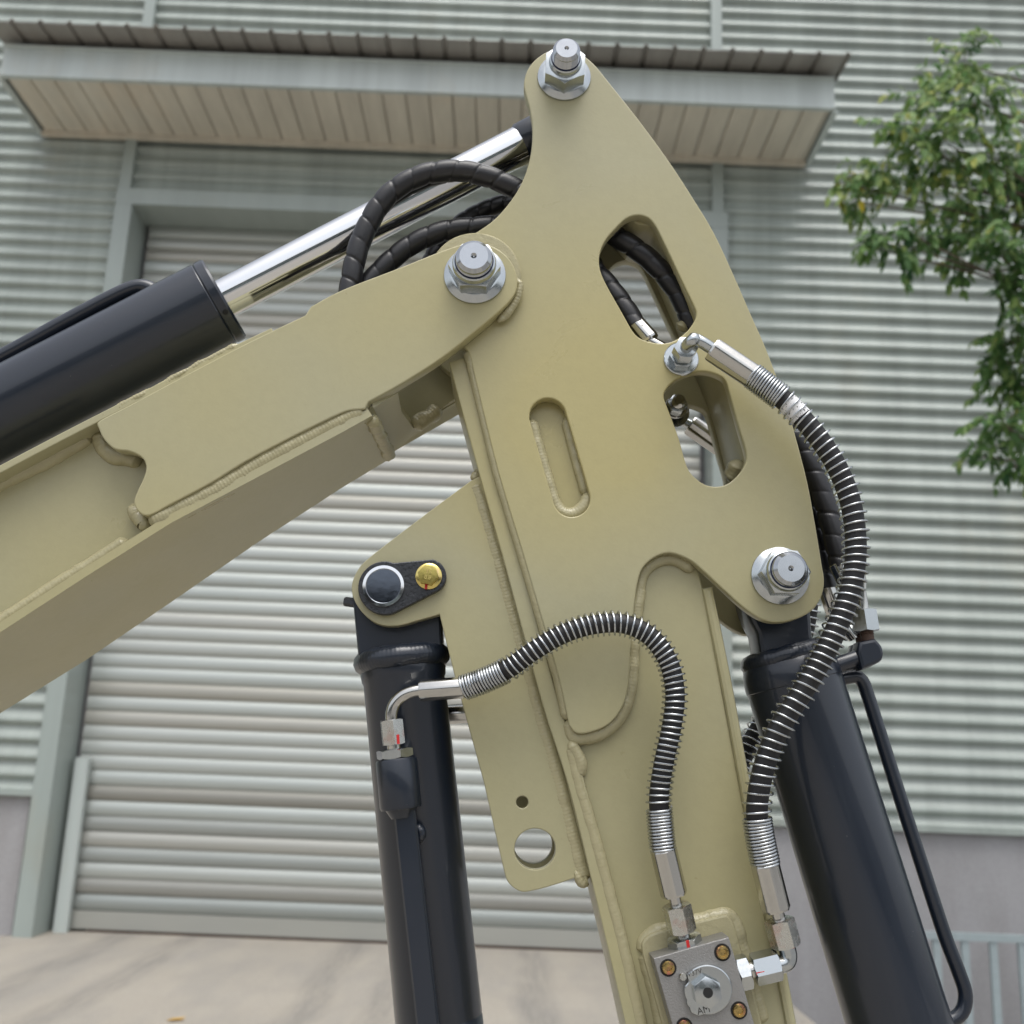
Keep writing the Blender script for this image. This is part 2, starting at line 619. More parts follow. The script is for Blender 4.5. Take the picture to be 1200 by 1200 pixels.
def plate(name, loops, Y, t, mat, parent, bev=0.0009, Yref=None, smooth=True, per=6):
    """flat plate cut to an outline (first loop) with holes (other loops); its front lies at Y, t thick.
    Yref: the plane on which the pixels were read, when it is not the plate's own front."""
    yr = Yref if Yref is not None else Y
    cu = bpy.data.curves.new('tmp', 'CURVE')
    cu.dimensions = '2D'
    cu.fill_mode = 'BOTH'
    cu.extrude = max(0.0, t / 2 - bev)
    cu.bevel_depth = bev
    cu.bevel_resolution = 1
    cu.offset = -bev
    for lp in loops:
        q = outline(lp, per) if smooth else [Vector(p[:2]) for p in lp]
        w3 = [P(p[0], p[1], yr) for p in q]
        sp = cu.splines.new('POLY')
        sp.points.add(len(w3) - 1)
        for i, p in enumerate(w3):
            sp.points[i].co = (p.x, p.z, 0, 1)
        sp.use_cyclic_u = True
    ob = bpy.data.objects.new('tmp', cu)
    COL.objects.link(ob)
    dg = bpy.context.evaluated_depsgraph_get()
    dg.update()
    me = bpy.data.meshes.new_from_object(ob.evaluated_get(dg))
    bpy.data.objects.remove(ob)
    bpy.data.curves.remove(cu)
    ym = Y + t / 2
    for v in me.vertices:
        x, y, z = v.co
        v.co = (x, ym - z, y)
    me.name = name
    return link_mesh(name, me, mat, parent, 30)
def bead(name, pts, r, parent, seed=0, Y=None, mat='weld', ripple=0.10, rag=0.25):
    """a laid weld: a rounded ridge with overlapping ripples and a ragged toe"""
    path = spline([p if isinstance(p, Vector) else P(*p) for p in pts], 0.0006)
    rnd = random.Random(seed)
    off = Vector((rnd.random() * 50, rnd.random() * 50, rnd.random() * 50))
    n = len(path)
    def rf(i, a):
        p = path[i]
        e = min(1.0, (min(i, n - 1 - i) + 1) / 8.0) ** 0.5
        rip = 1 + 0.45 * ripple * (abs(math.sin(i * 0.75 + 1.3 * math.cos(a))) * 2 - 1)
        nn = noise.noise(p * 130 + off + Vector((math.cos(a), math.sin(a), 0)) * 0.6)
        return e * rip * (1 + rag * nn)
    mb = MB()
    mb.sweep(path, r, 12, True, rf)
    return mb.build(name, mat, parent, 180)
def text_mesh(name, s, size, origin, xdir, up, mat, parent, depth=0.0002):
    """raised or stamped lettering as a thin mesh"""
    cu = bpy.data.curves.new('tmp', 'FONT')
    cu.body = s
    cu.size = size
    cu.align_x = 'CENTER'
    cu.align_y = 'CENTER'
    cu.extrude = depth
    ob = bpy.data.objects.new('tmp', cu)
    COL.objects.link(ob)
    dg = bpy.context.evaluated_depsgraph_get()
    dg.update()
    me = bpy.data.meshes.new_from_object(ob.evaluated_get(dg))
    bpy.data.objects.remove(ob)
    bpy.data.curves.remove(cu)
    X = Vector(xdir).normalized()
    Yv = Vector(up).normalized()
    Z = X.cross(Yv)
    for v in me.vertices:
        v.co = Vector(origin) + X * v.co.x + Yv * v.co.y + Z * v.co.z
    return link_mesh(name, me, mat, parent)

# ------------------------------------------------------------------ ground
def structure(o):
    o['kind'] = 'structure'
    return o
WY = 7.30                         # plane of the cladding
LOW = -0.55                       # yard beside the ramp
m = MB()
m.v = [Vector(p) for p in ((-150, -150, LOW), (150, -150, LOW), (150, 150, LOW), (-150, 150, LOW))]
m.f = [(0, 1, 2, 3)]
structure(m.build('ground', 'yard', None))
m = MB()
m.box((-14, -6, LOW - 0.2), (1.61, WY + 0.6, 0.0))
structure(m.build('loading_ramp', 'slab', None))

# ------------------------------------------------------------------ the building
B = thing('factory_building', 'pale green ribbed metal factory building with roller shutter and canopy', 'building', (-0.8, WY, 0.0))
XL, XR = -3.03, 1.485             # door posts
def corrugated(name, x0, x1, z0, z1, pitch, depth, Y, mat, parent, ph=0.0, prof=None):
    n = 18
    k = int((z1 - z0) / pitch * n)
    m = MB()
    for i in range(k + 1):
        z = z0 + pitch * i / n
        t = (i / n + ph) % 1.0
        y = Y - depth * prof(t)
        m.v.append(Vector((x0, y, z)))
        m.v.append(Vector((x1, y, z)))
    for i in range(k):
        a = 2 * i
        m.f.append((a, a + 1, a + 3, a + 2))
    return m.build(name, mat, parent, 180)
def wave(t):
    """rounded trapezoid rib: t 0..1 upwards"""
    def sm(u):
        u = max(0.0, min(1.0, u))
        return u * u * (3 - 2 * u) * 0.5 + u * 0.5
    if t < 0.22:
        return sm(t / 0.22)
    if t < 0.34:
        return 1.0
    return 1.0 - sm((t - 0.34) / 0.62)
HEAD0, HEAD1 = 5.205, 5.335
corrugated('cladding_sheet', -16, XL - 0.055, 0.89, 9.2, 0.118, 0.036, WY, 'clad', B, 0.30, wave)
corrugated('cladding_sheet', XL - 0.055, XR, HEAD1, 9.2, 0.118, 0.036, WY + 0.004, 'clad', B, 0.18, wave)
corrugated('cladding_sheet', XR, 16, 0.89, 9.2, 0.118, 0.036, WY, 'clad', B, 0.30, wave)
# base flashing and rendered plinth
MB().box((-16, WY - 0.062, 0.872), (XL - 0.062, WY - 0.002, 0.915)).build('base_flashing', 'trim', B)
MB().box((XR + 0.07, WY - 0.062, 0.872), (16, WY - 0.002, 0.915)).build('base_flashing', 'clad', B)
MB().box((-16, WY - 0.012, LOW - 0.1), (XL - 0.09, WY + 0.5, 0.868)).build('plinth', 'plinth', B)
MB().box((XR + 0.09, WY - 0.012, LOW - 0.1), (16, WY + 0.5, 0.868)).build('plinth', 'plinth', B)
# vertical joint strips above the door, door posts below them
for x in (XL + 0.0, XR):
    MB().box((x - 0.055, WY - 0.062, HEAD1 + 0.002), (x + 0.030, WY - 0.001, 9.2)).build('joint_strip', 'trim', B)
SH = 7.56                         # plane of the shutter
MB().box((XL - 0.060, WY - 0.070, 0.0), (XL + 0.065, SH + 0.02, HEAD0 - 0.001)).build('door_post', 'trim', B)
MB().box((XR - 0.065, WY - 0.070, 0.0), (XR + 0.060, SH + 0.02, HEAD0 - 0.001)).build('door_post', 'trim', B)
MB().box((XL - 0.060, WY - 0.072, HEAD0), (XR + 0.060, SH + 0.02, HEAD1)).build('door_header', 'trim', B)
# guard strips low on the door guides
for x in (XL + 0.15, XR - 0.20):
    MB().box((x - 0.045, SH - 0.10, 0.0), (x + 0.045, SH - 0.05, 1.13)).build('guide_guard', 'fascia', B)
# unseen box added behind, so that no light leaks through
MB().box((-16, SH + 0.08, LOW), (16, SH + 6, 9.2)).build('light_block', 'plinth', B)
# roller shutter: every slat a piece of its own
SHU = sub('roller_shutter', B, ((XL + XR) / 2, SH, 0))
def slat_mesh(w2, pitch):
    me = bpy.data.meshes.new('slat')
    prof = [(0.000, 0.000), (0.003, 0.004), (0.010, 0.0075), (0.030, 0.0125), (0.048, 0.0150), (0.064, 0.0140), (0.078, 0.0090), (0.088, 0.0030), (0.096, 0.0004), (0.0985, -0.004)]
    # (height, reach towards the viewer); lower part curls under, upper part leans back
    prof = [(0.000, 0.0000), (0.003, 0.0060), (0.010, 0.0105), (0.020, 0.0140), (0.032, 0.0155), (0.050, 0.0152), (0.066, 0.0130), (0.080, 0.0086), (0.090, 0.0042), (0.0985, 0.000)]
    v, f = [], []
    for (h, r) in prof:
        v += [(-w2, -r, h * pitch / 0.0985), (w2, -r, h * pitch / 0.0985)]
    for i in range(len(prof) - 1):
        a = 2 * i
        f.append((a, a + 1, a + 3, a + 2))
    # thickness: a back face and closed ends
    n0 = len(v)
    v += [(-w2, 0.006, 0), (w2, 0.006, 0), (-w2, 0.006, pitch), (w2, 0.006, pitch)]
    f.append((n0 + 1, n0, n0 + 2, n0 + 3))
    me.from_pydata(v, [], f)
    for p in me.polygons:
        p.use_smooth = True
    me.materials.append(MAT['slat'])
    return me
SP = 0.1015
sm = slat_mesh((XR - XL) / 2 - 0.10, SP)
sm_low = sm.copy()
sm_low.materials[0] = MAT['slatlow']
rs = random.Random(4)
for i in range(1, 55):
    z = 0.035 + SP * i
    if z + SP > 5.33:
        break
    o = bpy.data.objects.new('slat', sm_low if (i < 9 and rs.random() < 0.7) else sm)
    COL.objects.link(o)
    o.parent = SHU
    o.location = Vector(((XL + XR) / 2, SH + rs.uniform(-0.0015, 0.0015), z)) - ORG[SHU.name]
    o.rotation_euler = (rs.uniform(-0.03, 0.03), 0, rs.uniform(-0.0004, 0.0004))
MB().box((XL + 0.10, SH - 0.022, 0.02), (XR - 0.10, SH + 0.006, 0.035 + SP - 0.002)).build('bottom_bar', 'slat', SHU)
m = MB()
m.box((XL + 0.3, SH - 0.012, 0.0), (XR - 0.2, SH + 0.004, 0.019))
m.build('rubber_seal', 'rust', SHU)
# unseen dark hall added behind the camera: it blocks low sky and darkens reflections
HALL = thing('reflection_hall', 'unseen dark hall added behind the camera for the metal to reflect', 'building', (0, -21, LOW))
MB().box((-34, -30, LOW), (34, -21, 4.3)).build('wall', 'hallwall', HALL)
m = MB()
rf_ = [(-20.4, 4.2), (-20.4, 4.45), (-25.5, 5.6), (-30.6, 4.45), (-30.6, 4.2)]
m.prism([Vector((-34.6, a, b)) for a, b in rf_], [Vector((34.6, a, b)) for a, b in rf_])
m.build('roof', 'roofsheet', HALL)
for i in range(9):  # doors, piers and windows added to vary what the metal reflects
    x = -25 + 6.2 * i
    MB().box((x - 1.7, -21.06, LOW), (x + 1.7, -20.95, 2.9)).build('door', 'trim' if i % 3 else 'hole', HALL)
    MB().box((x + 2.3, -21.10, LOW), (x + 2.7, -20.95, 4.15)).build('pier', 'fascia', HALL)
    MB().box((x - 1.5, -21.04, 3.2), (x + 1.5, -20.97, 3.9)).build('window', 'pinend', HALL)

# canopy over the door: sheet roof, fascia channel, boarded soffit
CX0, CX1, CZ, CY = -3.74, 2.165, 5.79, 6.56
CAN = sub('canopy', B, ((CX0 + CX1) / 2, WY - 0.4, CZ))
sw = 0.1665
x = CX0 + 0.035
k = 0
while x < CX1 - 0.04:
    x1 = min(x + sw - 0.005, CX1 - 0.035)
    m = MB()
    z = CZ + rs.uniform(0.0, 0.003)
    # a board with a folded-up edge on each side, so that the joint is a groove
    pr = [(x, z + 0.016), (x + 0.006, z + 0.002), (x + 0.012, z), (x1 - 0.012, z), (x1 - 0.006, z + 0.002), (x1, z + 0.016)]
    m.prism([Vector((a, CY + 0.012, b)) for a, b in pr], [Vector((a, WY - 0.085, b)) for a, b in pr])
    m.build('soffit_panel', 'soffit', CAN)
    x += sw
MB().box((CX0 + 0.03, CY + 0.02, CZ + 0.0165), (CX1 - 0.03, WY - 0.05, CZ + 0.03)).build('soffit_backing', 'roofsheet', CAN)
MB().box((CX0 + 0.01, WY - 0.082, CZ - 0.035), (CX1 - 0.02, WY - 0.045, CZ + 0.01)).build('wall_trim', 'soffit', CAN)
# fascia: a channel with lips, front and both ends
def channel(name, p0, p1, out, mat):
    d = (p1 - p0).normalized()
    prof = [(0.0, 0.0), (0.030, 0.0), (0.030, 0.010), (0.006, 0.014), (0.006, 0.236), (0.030, 0.240), (0.030, 0.250), (0.0, 0.250), (-0.012, 0.250), (-0.012, 0.0)]
    m = MB()
    m.prism([p0 + out * a + Vector((0, 0, b)) for a, b in prof], [p1 + out * a + Vector((0, 0, b)) for a, b in prof])
    return m.build(name, mat, CAN)
zf = CZ - 0.012
channel('fascia_channel', Vector((CX0 - 0.002, CY, zf)), Vector((CX1 + 0.002, CY, zf)), Vector((0, -1, 0)), 'fascia')
channel('end_channel', Vector((CX0, CY + 0.016, zf)), Vector((CX0, WY - 0.04, zf)), Vector((-1, 0, 0)), 'fascia')
channel('end_channel', Vector((CX1, CY + 0.016, zf)), Vector((CX1, WY - 0.04, zf)), Vector((1, 0, 0)), 'fascia')
# ribbed roof sheet, leaning a little to the front, its edge past the fascia
m = MB()
rp = 0.2005
xs = []
x = CX0 - 0.05
while x < CX1 + 0.06:
    for dx, dz in ((0, 0), (0.160, 0), (0.170, 0.024), (0.190, 0.024)):
        xs.append((x + dx, dz))
    x += rp
xs = [q for q in xs if q[0] <= CX1 + 0.06]
for th in (0.0, 0.004):
    for (xx, dz) in xs:
        m.v.append(Vector((xx, CY - 0.21, CZ + 0.280 + dz + th)))
        m.v.append(Vector((xx, WY - 0.03, CZ + 0.36 + dz + th)))
n = len(xs)
for i in range(n - 1):
    a = 2 * i
    m.f.append((a, a + 1, a + 3, a + 2))
    b2 = 2 * n + a
    m.f.append((b2, b2 + 2, b2 + 3, b2 + 1))
    m.f.append((a, a + 2, b2 + 2, b2))
m.build('roof_sheet', 'roofsheet', CAN, 20)
MB().box((CX0 + 0.02, CY + 0.03, CZ + 0.20), (CX1 - 0.02, CY + 0.09, CZ + 0.278)).build('eaves_batten', 'roofsheet', CAN)

# ------------------------------------------------------------------ railing beyond the ramp
RY = 6.80
RL = thing('railing', 'grey blue metal railing with upright bars in front of the grey plinth', 'railing', (3.1, RY, LOW))
MB().box((2.45, RY - 0.022, 0.268), (5.6, RY + 0.022, 0.312)).build('top_rail', 'rail', RL)
MB().box((2.45, RY - 0.016, -0.46), (5.6, RY + 0.016, -0.42)).build('bottom_rail', 'rail', RL)
x = 2.50
while x < 5.5:
    MB().box((x - 0.022, RY - 0.014, LOW), (x + 0.022, RY + 0.014, 0.267)).build('bar', 'rail', RL)
    x += 0.172

# ------------------------------------------------------------------ tree at the right edge
TY = 5.0
TB = Vector((P(1330, 600, TY).x, TY + 0.15, LOW))
TR = thing('leafy_tree', 'leafy green tree reaching in at the right edge before the ribbed wall', 'tree', TB)
rt = random.Random(11)
clumps = [(1128, 75, 38), (1095, 115, 45), (1150, 120, 50), (1060, 160, 40), (1110, 170, 55), (1165, 185, 55), (1035, 205, 45), (1085, 215, 50),
          (1140, 235, 50), (990, 215, 26), (1000, 235, 24), (1185, 240, 50), (1050, 285, 32), (1022, 290, 28), (1078, 280, 26), (1125, 275, 42), (1170, 300, 52),
          (1190, 355, 50), (1135, 315, 30), (1182, 400, 44), (1190, 450, 42), (1168, 425, 24), (1180, 500, 38), (1195, 480, 34), (1150, 535, 24), (1185, 545, 28),
          (1215, 200, 60), (1230, 300, 60), (1230, 420, 55), (1225, 520, 45), (1260, 120, 60), (1290, 230, 70), (1300, 380, 70), (1290, 520, 60), (1350, 300, 80), (1370, 150, 80), (1380, 450, 80)]
def cpos(cx, cy):
    return P(cx, cy, TY + rt.uniform(-0.35, 0.35))
bm_ = MB()
top = P(1335, 150, TY + 0.15)
trunk_path = spline([TB, TB + Vector((0.05, 0, 1.2)), P(1340, 700, TY + 0.15), P(1320, 420, TY + 0.12), top], 0.05)
bm_.sweep(trunk_path, lambda i: 0.075 * (1 - 0.8 * i / len(trunk_path)), 10)
leaves_v, leaves_f, tone = [], [], []
def leaf(p, d, L, up, tn):
    d = d.normalized()
    s_ = d.cross(up)
    if s_.length < 1e-3:
        s_ = Vector((1, 0, 0))
    s_.normalize()
    nrm = s_.cross(d)
    wv = L * 0.21
    i = len(leaves_v)
    droop = -nrm * L * 0.10
    leaves_v.extend([p, p + d * L * 0.35 + s_ * wv + nrm * wv * 0.35, p + d * L * 0.45, p + d * L * 0.35 - s_ * wv + nrm * wv * 0.35,
                     p + d * L * 0.72 + s_ * wv * 0.7 + droop * 0.5 + nrm * wv * 0.2, p + d * L * 0.72 - s_ * wv * 0.7 + droop * 0.5 + nrm * wv * 0.2, p + d * L + droop])
    leaves_f.extend([(i, i + 1, i + 2), (i, i + 2, i + 3), (i + 2, i + 1, i + 4), (i + 2, i + 5, i + 3), (i + 2, i + 4, i + 6), (i + 2, i + 6, i + 5)])
    tone.extend([tn] * 7)
tws = MB()
for ci, (cx, cy, cr) in enumerate(clumps):
    c = cpos(cx, cy)
    R = cr * mpp(cx, cy, TY) * 1.0
    # limb from the trunk
    j = min(range(len(trunk_path)), key=lambda q: abs(trunk_path[q].z - (c.z - 0.25)) + (0 if q > len(trunk_path) * 0.45 else 9))
    a = trunk_path[j]
    mid = a.lerp(c, 0.5) + Vector((0, 0, rt.uniform(-0.05, 0.12)))
    lp = spline([a, mid, c], 0.04)
    tws.sweep(lp, lambda i, n=len(lp): 0.010 * (1 - 0.8 * i / n) + 0.0015, 6)
    nt_ = max(6, int(cr * 0.36))
    for k in range(nt_):
        d = Vector((rt.gauss(0, 1), rt.gauss(0, 1), rt.gauss(0.15, 0.8))).normalized()
        e = c + d * R * rt.uniform(0.6, 1.45)
        s0 = c + d * R * 0.1
        tw = spline([s0, s0.lerp(e, 0.5) + Vector((0, 0, 0.02)), e + Vector((0, 0, -0.03))], 0.022)
        tws.sweep(tw, 0.0016, 4)
        for q in range(1, len(tw)):
            for sgn in (-1, 1):
                if rt.random() < 0.33:
                    continue
                t_ = (tw[q] - tw[q - 1]).normalized()
                side = t_.cross(Vector((0, 0, 1)))
                dd = (t_ * 0.6 + side * sgn * rt.uniform(0.4, 1.0) + Vector((rt.uniform(-.3, .3), rt.uniform(-.3, .3), rt.uniform(-1.3, 0.05))))
                up = Vector((rt.uniform(-.6, .6), rt.uniform(-1.3, -0.1), 0.8))
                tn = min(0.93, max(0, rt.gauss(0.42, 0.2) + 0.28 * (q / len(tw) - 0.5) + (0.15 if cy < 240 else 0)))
                if ci == 9 and rt.random() < 0.10:
                    tn = 1.0
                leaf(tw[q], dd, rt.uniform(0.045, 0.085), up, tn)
bm_.build('trunk', 'bark', TR, 60)
tws.build('limbs', 'bark', TR, 60)
me = bpy.data.meshes.new('crown')
me.from_pydata([tuple(v) for v in leaves_v], [], leaves_f)
at = me.attributes.new('tone', 'FLOAT', 'POINT')
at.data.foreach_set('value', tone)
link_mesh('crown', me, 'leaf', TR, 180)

# fallen leaves on the ramp
for (px, py, rz, txt) in ((206, 1196, 0.4, 'yellow fallen leaf lying on the concrete near the bottom edge'),):
    p = PZ(px, py, 0.0)
    m = MB()
    Ls = 0.045
    c, s_ = math.cos(rz), math.sin(rz)
    q = [(-1, 0, 0.0), (-0.3, 0.5, 0.10), (0.5, 0.4, 0.14), (1, 0, 0.25), (0.5, -0.4, 0.12), (-0.3, -0.5, 0.16), (0, 0, 0.02)]
    m.v = [p + Vector(((a * c - b * s_) * Ls, (a * s_ + b * c) * Ls, h * Ls + 0.002)) for a, b, h in q]
    m.f = [(0, 6, 1), (1, 6, 2), (2, 6, 3), (3, 6, 4), (4, 6, 5), (5, 6, 0)]
    o = m.build('fallen_leaf', 'dryleaf', None, 180)
    o['label'] = txt
    o['category'] = 'leaf'

# ================================================================== the excavator's front end
Y0, TP = 0.740, 0.010             # front of the arm's cheek plate, its thickness
YF = 0.815                        # front of the far cheek plate
YM = 0.7825                       # middle plane of the arm
YB = 0.727                        # front of the boom's side plate
YW = 0.752                        # web of the arm's lower box

def pivot_bolt(parent, px, py, rpx, Y, ph, stud=0.033, srat=0.62, groove=True):
    """flange nut on a threaded pin end; px, py, rpx: the flange"""
    c = P(px, py, Y)
    r = rpx * mpp(px, py, Y)
    ax = Vector((0, -1, 0))
    pb = sub('pivot_bolt', parent, c)
    MB().lathe(c, ax, [(r * 0.99, -0.0005), (r, 0.0006), (r * 0.985, 0.0018), (r * 0.80, 0.0046), (r * 0.74, 0.0052)], 48).build('flange', 'zinc', pb)
    MB().hexnut(c, ax, r * 0.715, 0.0045, 0.0185, ph).build('nut', 'zinc', pb)
    k = r * srat
    MB().lathe(c, ax, [(k * 1.16, 0.018), (k * 1.15, 0.0205), (k * 1.10, 0.0225), (k * 1.02, 0.0232), (k * 0.9, 0.0232)], 40).build('collar', 'zinc', pb)
    MB().lathe(c, ax, [(k * 1.02, 0.0230), (k * 1.02, 0.0238), (k * 0.9, 0.0238)], 40).build('locking_ring', 'oring', pb)
    # thread ridges, chamfer, centre mark
    prof = [(k * 0.90, 0.015)]
    h = 0.0238
    while h < stud - 0.0034:
        prof += [(k * 0.90, h), (k * 0.955, h + 0.0007)]
        h += 0.0016
    prof += [(k * 0.93, stud - 0.0032), (k * 0.93, stud - 0.0024), (k * 0.74, stud), (k * 0.16, stud), (k * 0.13, stud - 0.0004), (k * 0.03, stud - 0.0016)]
    MB().lathe(c, ax, prof, 40).build('threaded_pin', 'pinsteel', pb, 25)
    return pb

# ------------------------------------------------------------------ arm (dipper)
ARM = thing('excavator_stick', 'tan steel excavator arm with cheek plates, windows and a welded box below', 'excavator arm', P(820, 1500, YM))
cheek = [(616, 110), (614, 97), (618, 82), (627, 70), (640, 61), (654, 57), (669, 59), (684, 65), (698, 77), (712, 94), (750, 142), (785, 190), (813, 233), (837, 273), (860, 322), (880, 368),
         (896, 404), (911, 443), (924, 481), (936, 524), (947, 568), (956, 617), (963, 660), (966, 681), (963, 698), (954, 713), (939, 723), (917, 729), (896, 727), (874, 714), (850, 693),
         (822, 667), (806, 655), (785, 648), (767, 653), (753, 666), (747, 684), (743, 712), (739, 760), (737, 800), (730, 827), (714, 848), (692, 858), (676, 859), (667, 850, 1),
         (656, 800), (640, 743), (613, 650), (583, 550), (557, 445), (548, 412), (532, 400), (510, 385), (497, 350), (500, 320), (518, 297), (547, 279), (578, 258), (600, 233), (614, 208), (622, 180), (624, 150), (621, 128)]
win1 = [(703, 314), (703, 297), (710, 281), (722, 267), (734, 256), (747, 252), (759, 255), (767, 263), (775, 278), (801, 333), (814, 360), (816, 369), (812, 379), (804, 389), (792, 398), (779, 402), (764, 401), (750, 396), (741, 387), (729, 366), (710, 332)]
win2 = [(778, 464), (783, 453), (793, 444), (809, 437), (825, 435), (841, 439), (850, 446), (855, 461), (866, 501), (874, 528), (874, 541), (867, 554), (854, 566), (840, 570), (825, 567), (811, 556), (804, 543), (795, 512), (784, 482)]
def stadium(a, b, r, n=10):
    a, b = Vector(a), Vector(b)
    d = (b - a).normalized()
    s_ = Vector((-d.y, d.x))
    out = []
    for k in range(n + 1):
        t = math.pi * k / n
        out.append(b + (s_ * math.cos(t) + d * math.sin(t)) * r)
    for k in range(n + 1):
        t = math.pi * k / n
        out.append(a - (s_ * math.cos(t) + d * math.sin(t)) * r)
    return [(p.x, p.y) for p in out]
slot = stadium((642, 488), (670, 584), 21.5)
plate('cheek_plate', [cheek, win1, win2, slot], Y0, TP, 'tan', ARM, 0.0010)
plate('cheek_plate', [cheek, win1, win2], YF, TP, 'tan', ARM, 0.0010, Yref=Y0)
# lower box: web plates, with the backing of the slot
web = [(556, 430), (620, 430), (715, 520), (775, 612), (812, 655), (824, 690, 1), (868, 930, 1), (890, 1040, 1), (948, 1330, 1), (790, 1400, 1), (700, 1060, 1), (655, 880, 1), (590, 590, 1)]
plate('web_plate', [web], YW, 0.007, 'tan', ARM, 0.0010, Yref=YW)
plate('web_plate', [web], 0.806, 0.007, 'tan', ARM, 0.0010, Yref=YW)
def ribbon(name, pts, tpx, ya, yb, mat, parent, yref, bev=0.0008, per=6):
    """a plate standing edge-on to the viewer along a px line, tpx thick to the right of travel"""
    n = len(pts)
    L, Rr = [], []
    for i in range(n):
        a = Vector(pts[max(0, i - 1)])
        b = Vector(pts[min(n - 1, i + 1)])
        d = (b - a).normalized()
        s_ = Vector((-d.y, d.x))
        c = Vector(pts[i])
        L.append(c)
        Rr.append(c + s_ * tpx)
    lp = [(p.x, p.y, 1) if i in (0, n - 1) else (p.x, p.y) for i, p in enumerate(L)] + [(p.x, p.y, 1) if i in (0, n - 1) else (p.x, p.y) for i, p in reversed(list(enumerate(Rr)))]
    return plate(name, [lp], ya, yb - ya, mat, parent, bev, Yref=yref, per=per)
# flange along the left side of the arm (edge seen), right corner of the box, closing plate behind the windows
ribbon('flange_plate', [(526, 424), (543, 487), (563, 560), (590, 655), (616, 752), (638, 832), (666, 920), (693, 1030), (733, 1200), (775, 1400)], -19, 0.7465, 0.8185, 'tan', ARM, 0.7465)
ribbon('rear_flange', [(822, 690), (846, 810), (868, 930), (890, 1040), (917, 1185), (957, 1400)], -13, 0.7485, 0.8165, 'tan', ARM, YW, 0.003)
ribbon('closing_plate', [(662, 175), (700, 205), (745, 252), (772, 262), (803, 325), (825, 378), (852, 440), (868, 495), (880, 548), (884, 590)], -8, Y0 + TP + 0.0005, YF - 0.0005, 'tan', ARM, Y0)
# welds on the arm
bead('weld_bead', [(548, 409, 0.7447), (556, 440, 0.7452), (570, 497, 0.7452), (583, 551, 0.7452), (598, 601, 0.7452), (613, 651, 0.7452), (627, 698, 0.7452), (640, 744, 0.7452), (649, 775, 0.7452), (658, 808, 0.7452), (665, 843, 0.7462)], 0.0043, ARM, 1, ripple=0.02, rag=0.05)
bead('weld_bead', [(668, 842, 0.7473), (672, 862, 0.7493), (690, 862, 0.7493), (712, 853, 0.7493), (729, 833, 0.7493), (737, 805, 0.7498), (741, 760, 0.7513), (745, 714, 0.7513), (749, 687, 0.7523)], 0.0057, ARM, 2, ripple=0.03, rag=0.12)
bead('weld_bead', [(747, 700, 0.7512), (752, 676, 0.7512), (760, 664, 0.7512), (772, 657, 0.7512), (786, 655, 0.7512), (800, 660, 0.7512), (812, 669, 0.7512)], 0.0048, ARM, 3, ripple=0.02, rag=0.08)
bead('weld_bead', [(668, 868, 0.7480), (676, 884, 0.7480), (681, 898, 0.7490), (676, 910, 0.7510)], 0.0047, ARM, 5, ripple=0.03, rag=0.15)
bead('weld_bead', [(668, 872, 0.7492), (677, 915, 0.7497), (696, 980, 0.7497), (712, 1040, 0.7497), (730, 1110, 0.7497), (746, 1180, 0.7497), (766, 1270, 0.7497)], 0.0046, ARM, 6, ripple=0.02, rag=0.06)
# raised lip of weld round the lower end of the slot
bead('weld_bead', [(622, 492, 0.7501), (630, 525, 0.7498), (640, 560, 0.7496), (649, 588, 0.7494), (660, 602, 0.7492), (674, 602, 0.7492), (686, 592, 0.7492), (689, 578, 0.7494)], 0.0054, ARM, 7, ripple=0.03, rag=0.12)
bead('weld_bead', [(663, 490, 0.7507), (672, 525, 0.7507), (681, 558, 0.7507), (687, 580, 0.7507)], 0.0042, ARM, 8, ripple=0.02, rag=0.15)
# weld blobs inside the windows
bead('weld_bead', [(868, 540, 0.757), (862, 552, 0.762), (856, 562, 0.768)], 0.0075, ARM, 9, ripple=0.04, rag=0.35)
bead('weld_bead', [(803, 376, 0.768), (797, 388, 0.772)], 0.0060, ARM, 10, ripple=0.04, rag=0.3)

# bracket for the bucket-side cylinder: two lugs off the flange
lug = [(566, 556, 1), (552, 563, 1), (490, 609), (433, 653), (419, 668), (412, 687), (416, 705), (429, 722), (446, 732), (467, 733), (490, 727), (515, 720, 1), (523, 753, 1), (534, 797, 1), (567, 917, 1), (591, 1022), (597, 1036), (611, 1045), (628, 1043), (650, 1037), (674, 1029, 1), (690, 1036, 1), (650, 880, 1), (600, 690, 1)]
def circ(cx, cy, r, n=28):
    return [(cx + r * math.cos(2 * math.pi * k / n), cy + r * math.sin(2 * math.pi * k / n)) for k in range(n)]
YL = 0.754
plate('cylinder_bracket', [lug, circ(612, 940, 7), circ(627, 995, 24)], YL, 0.011, 'tan', ARM, 0.0008)
plate('cylinder_bracket', [lug, circ(627, 995, 24)], 0.800, 0.011, 'tan', ARM, 0.0008, Yref=YL)
bead('weld_bead', [(556, 566, 0.7602), (566, 596, 0.7602), (585, 662, 0.7602), (606, 742, 0.7602), (630, 830, 0.7602), (655, 920, 0.7602), (672, 985, 0.7602), (684, 1032, 0.7602)], 0.0071, ARM, 12, ripple=0.03, rag=0.05)
bead('weld_bead', [(553, 561, 0.756), (560, 557, 0.760), (563, 548, 0.764)], 0.0036, ARM, 13, rag=0.35)
bead('weld_bead', [(674, 1020, 0.7550), (681, 1033, 0.7560), (689, 1037, 0.7580)], 0.0032, ARM, 14, rag=0.3)
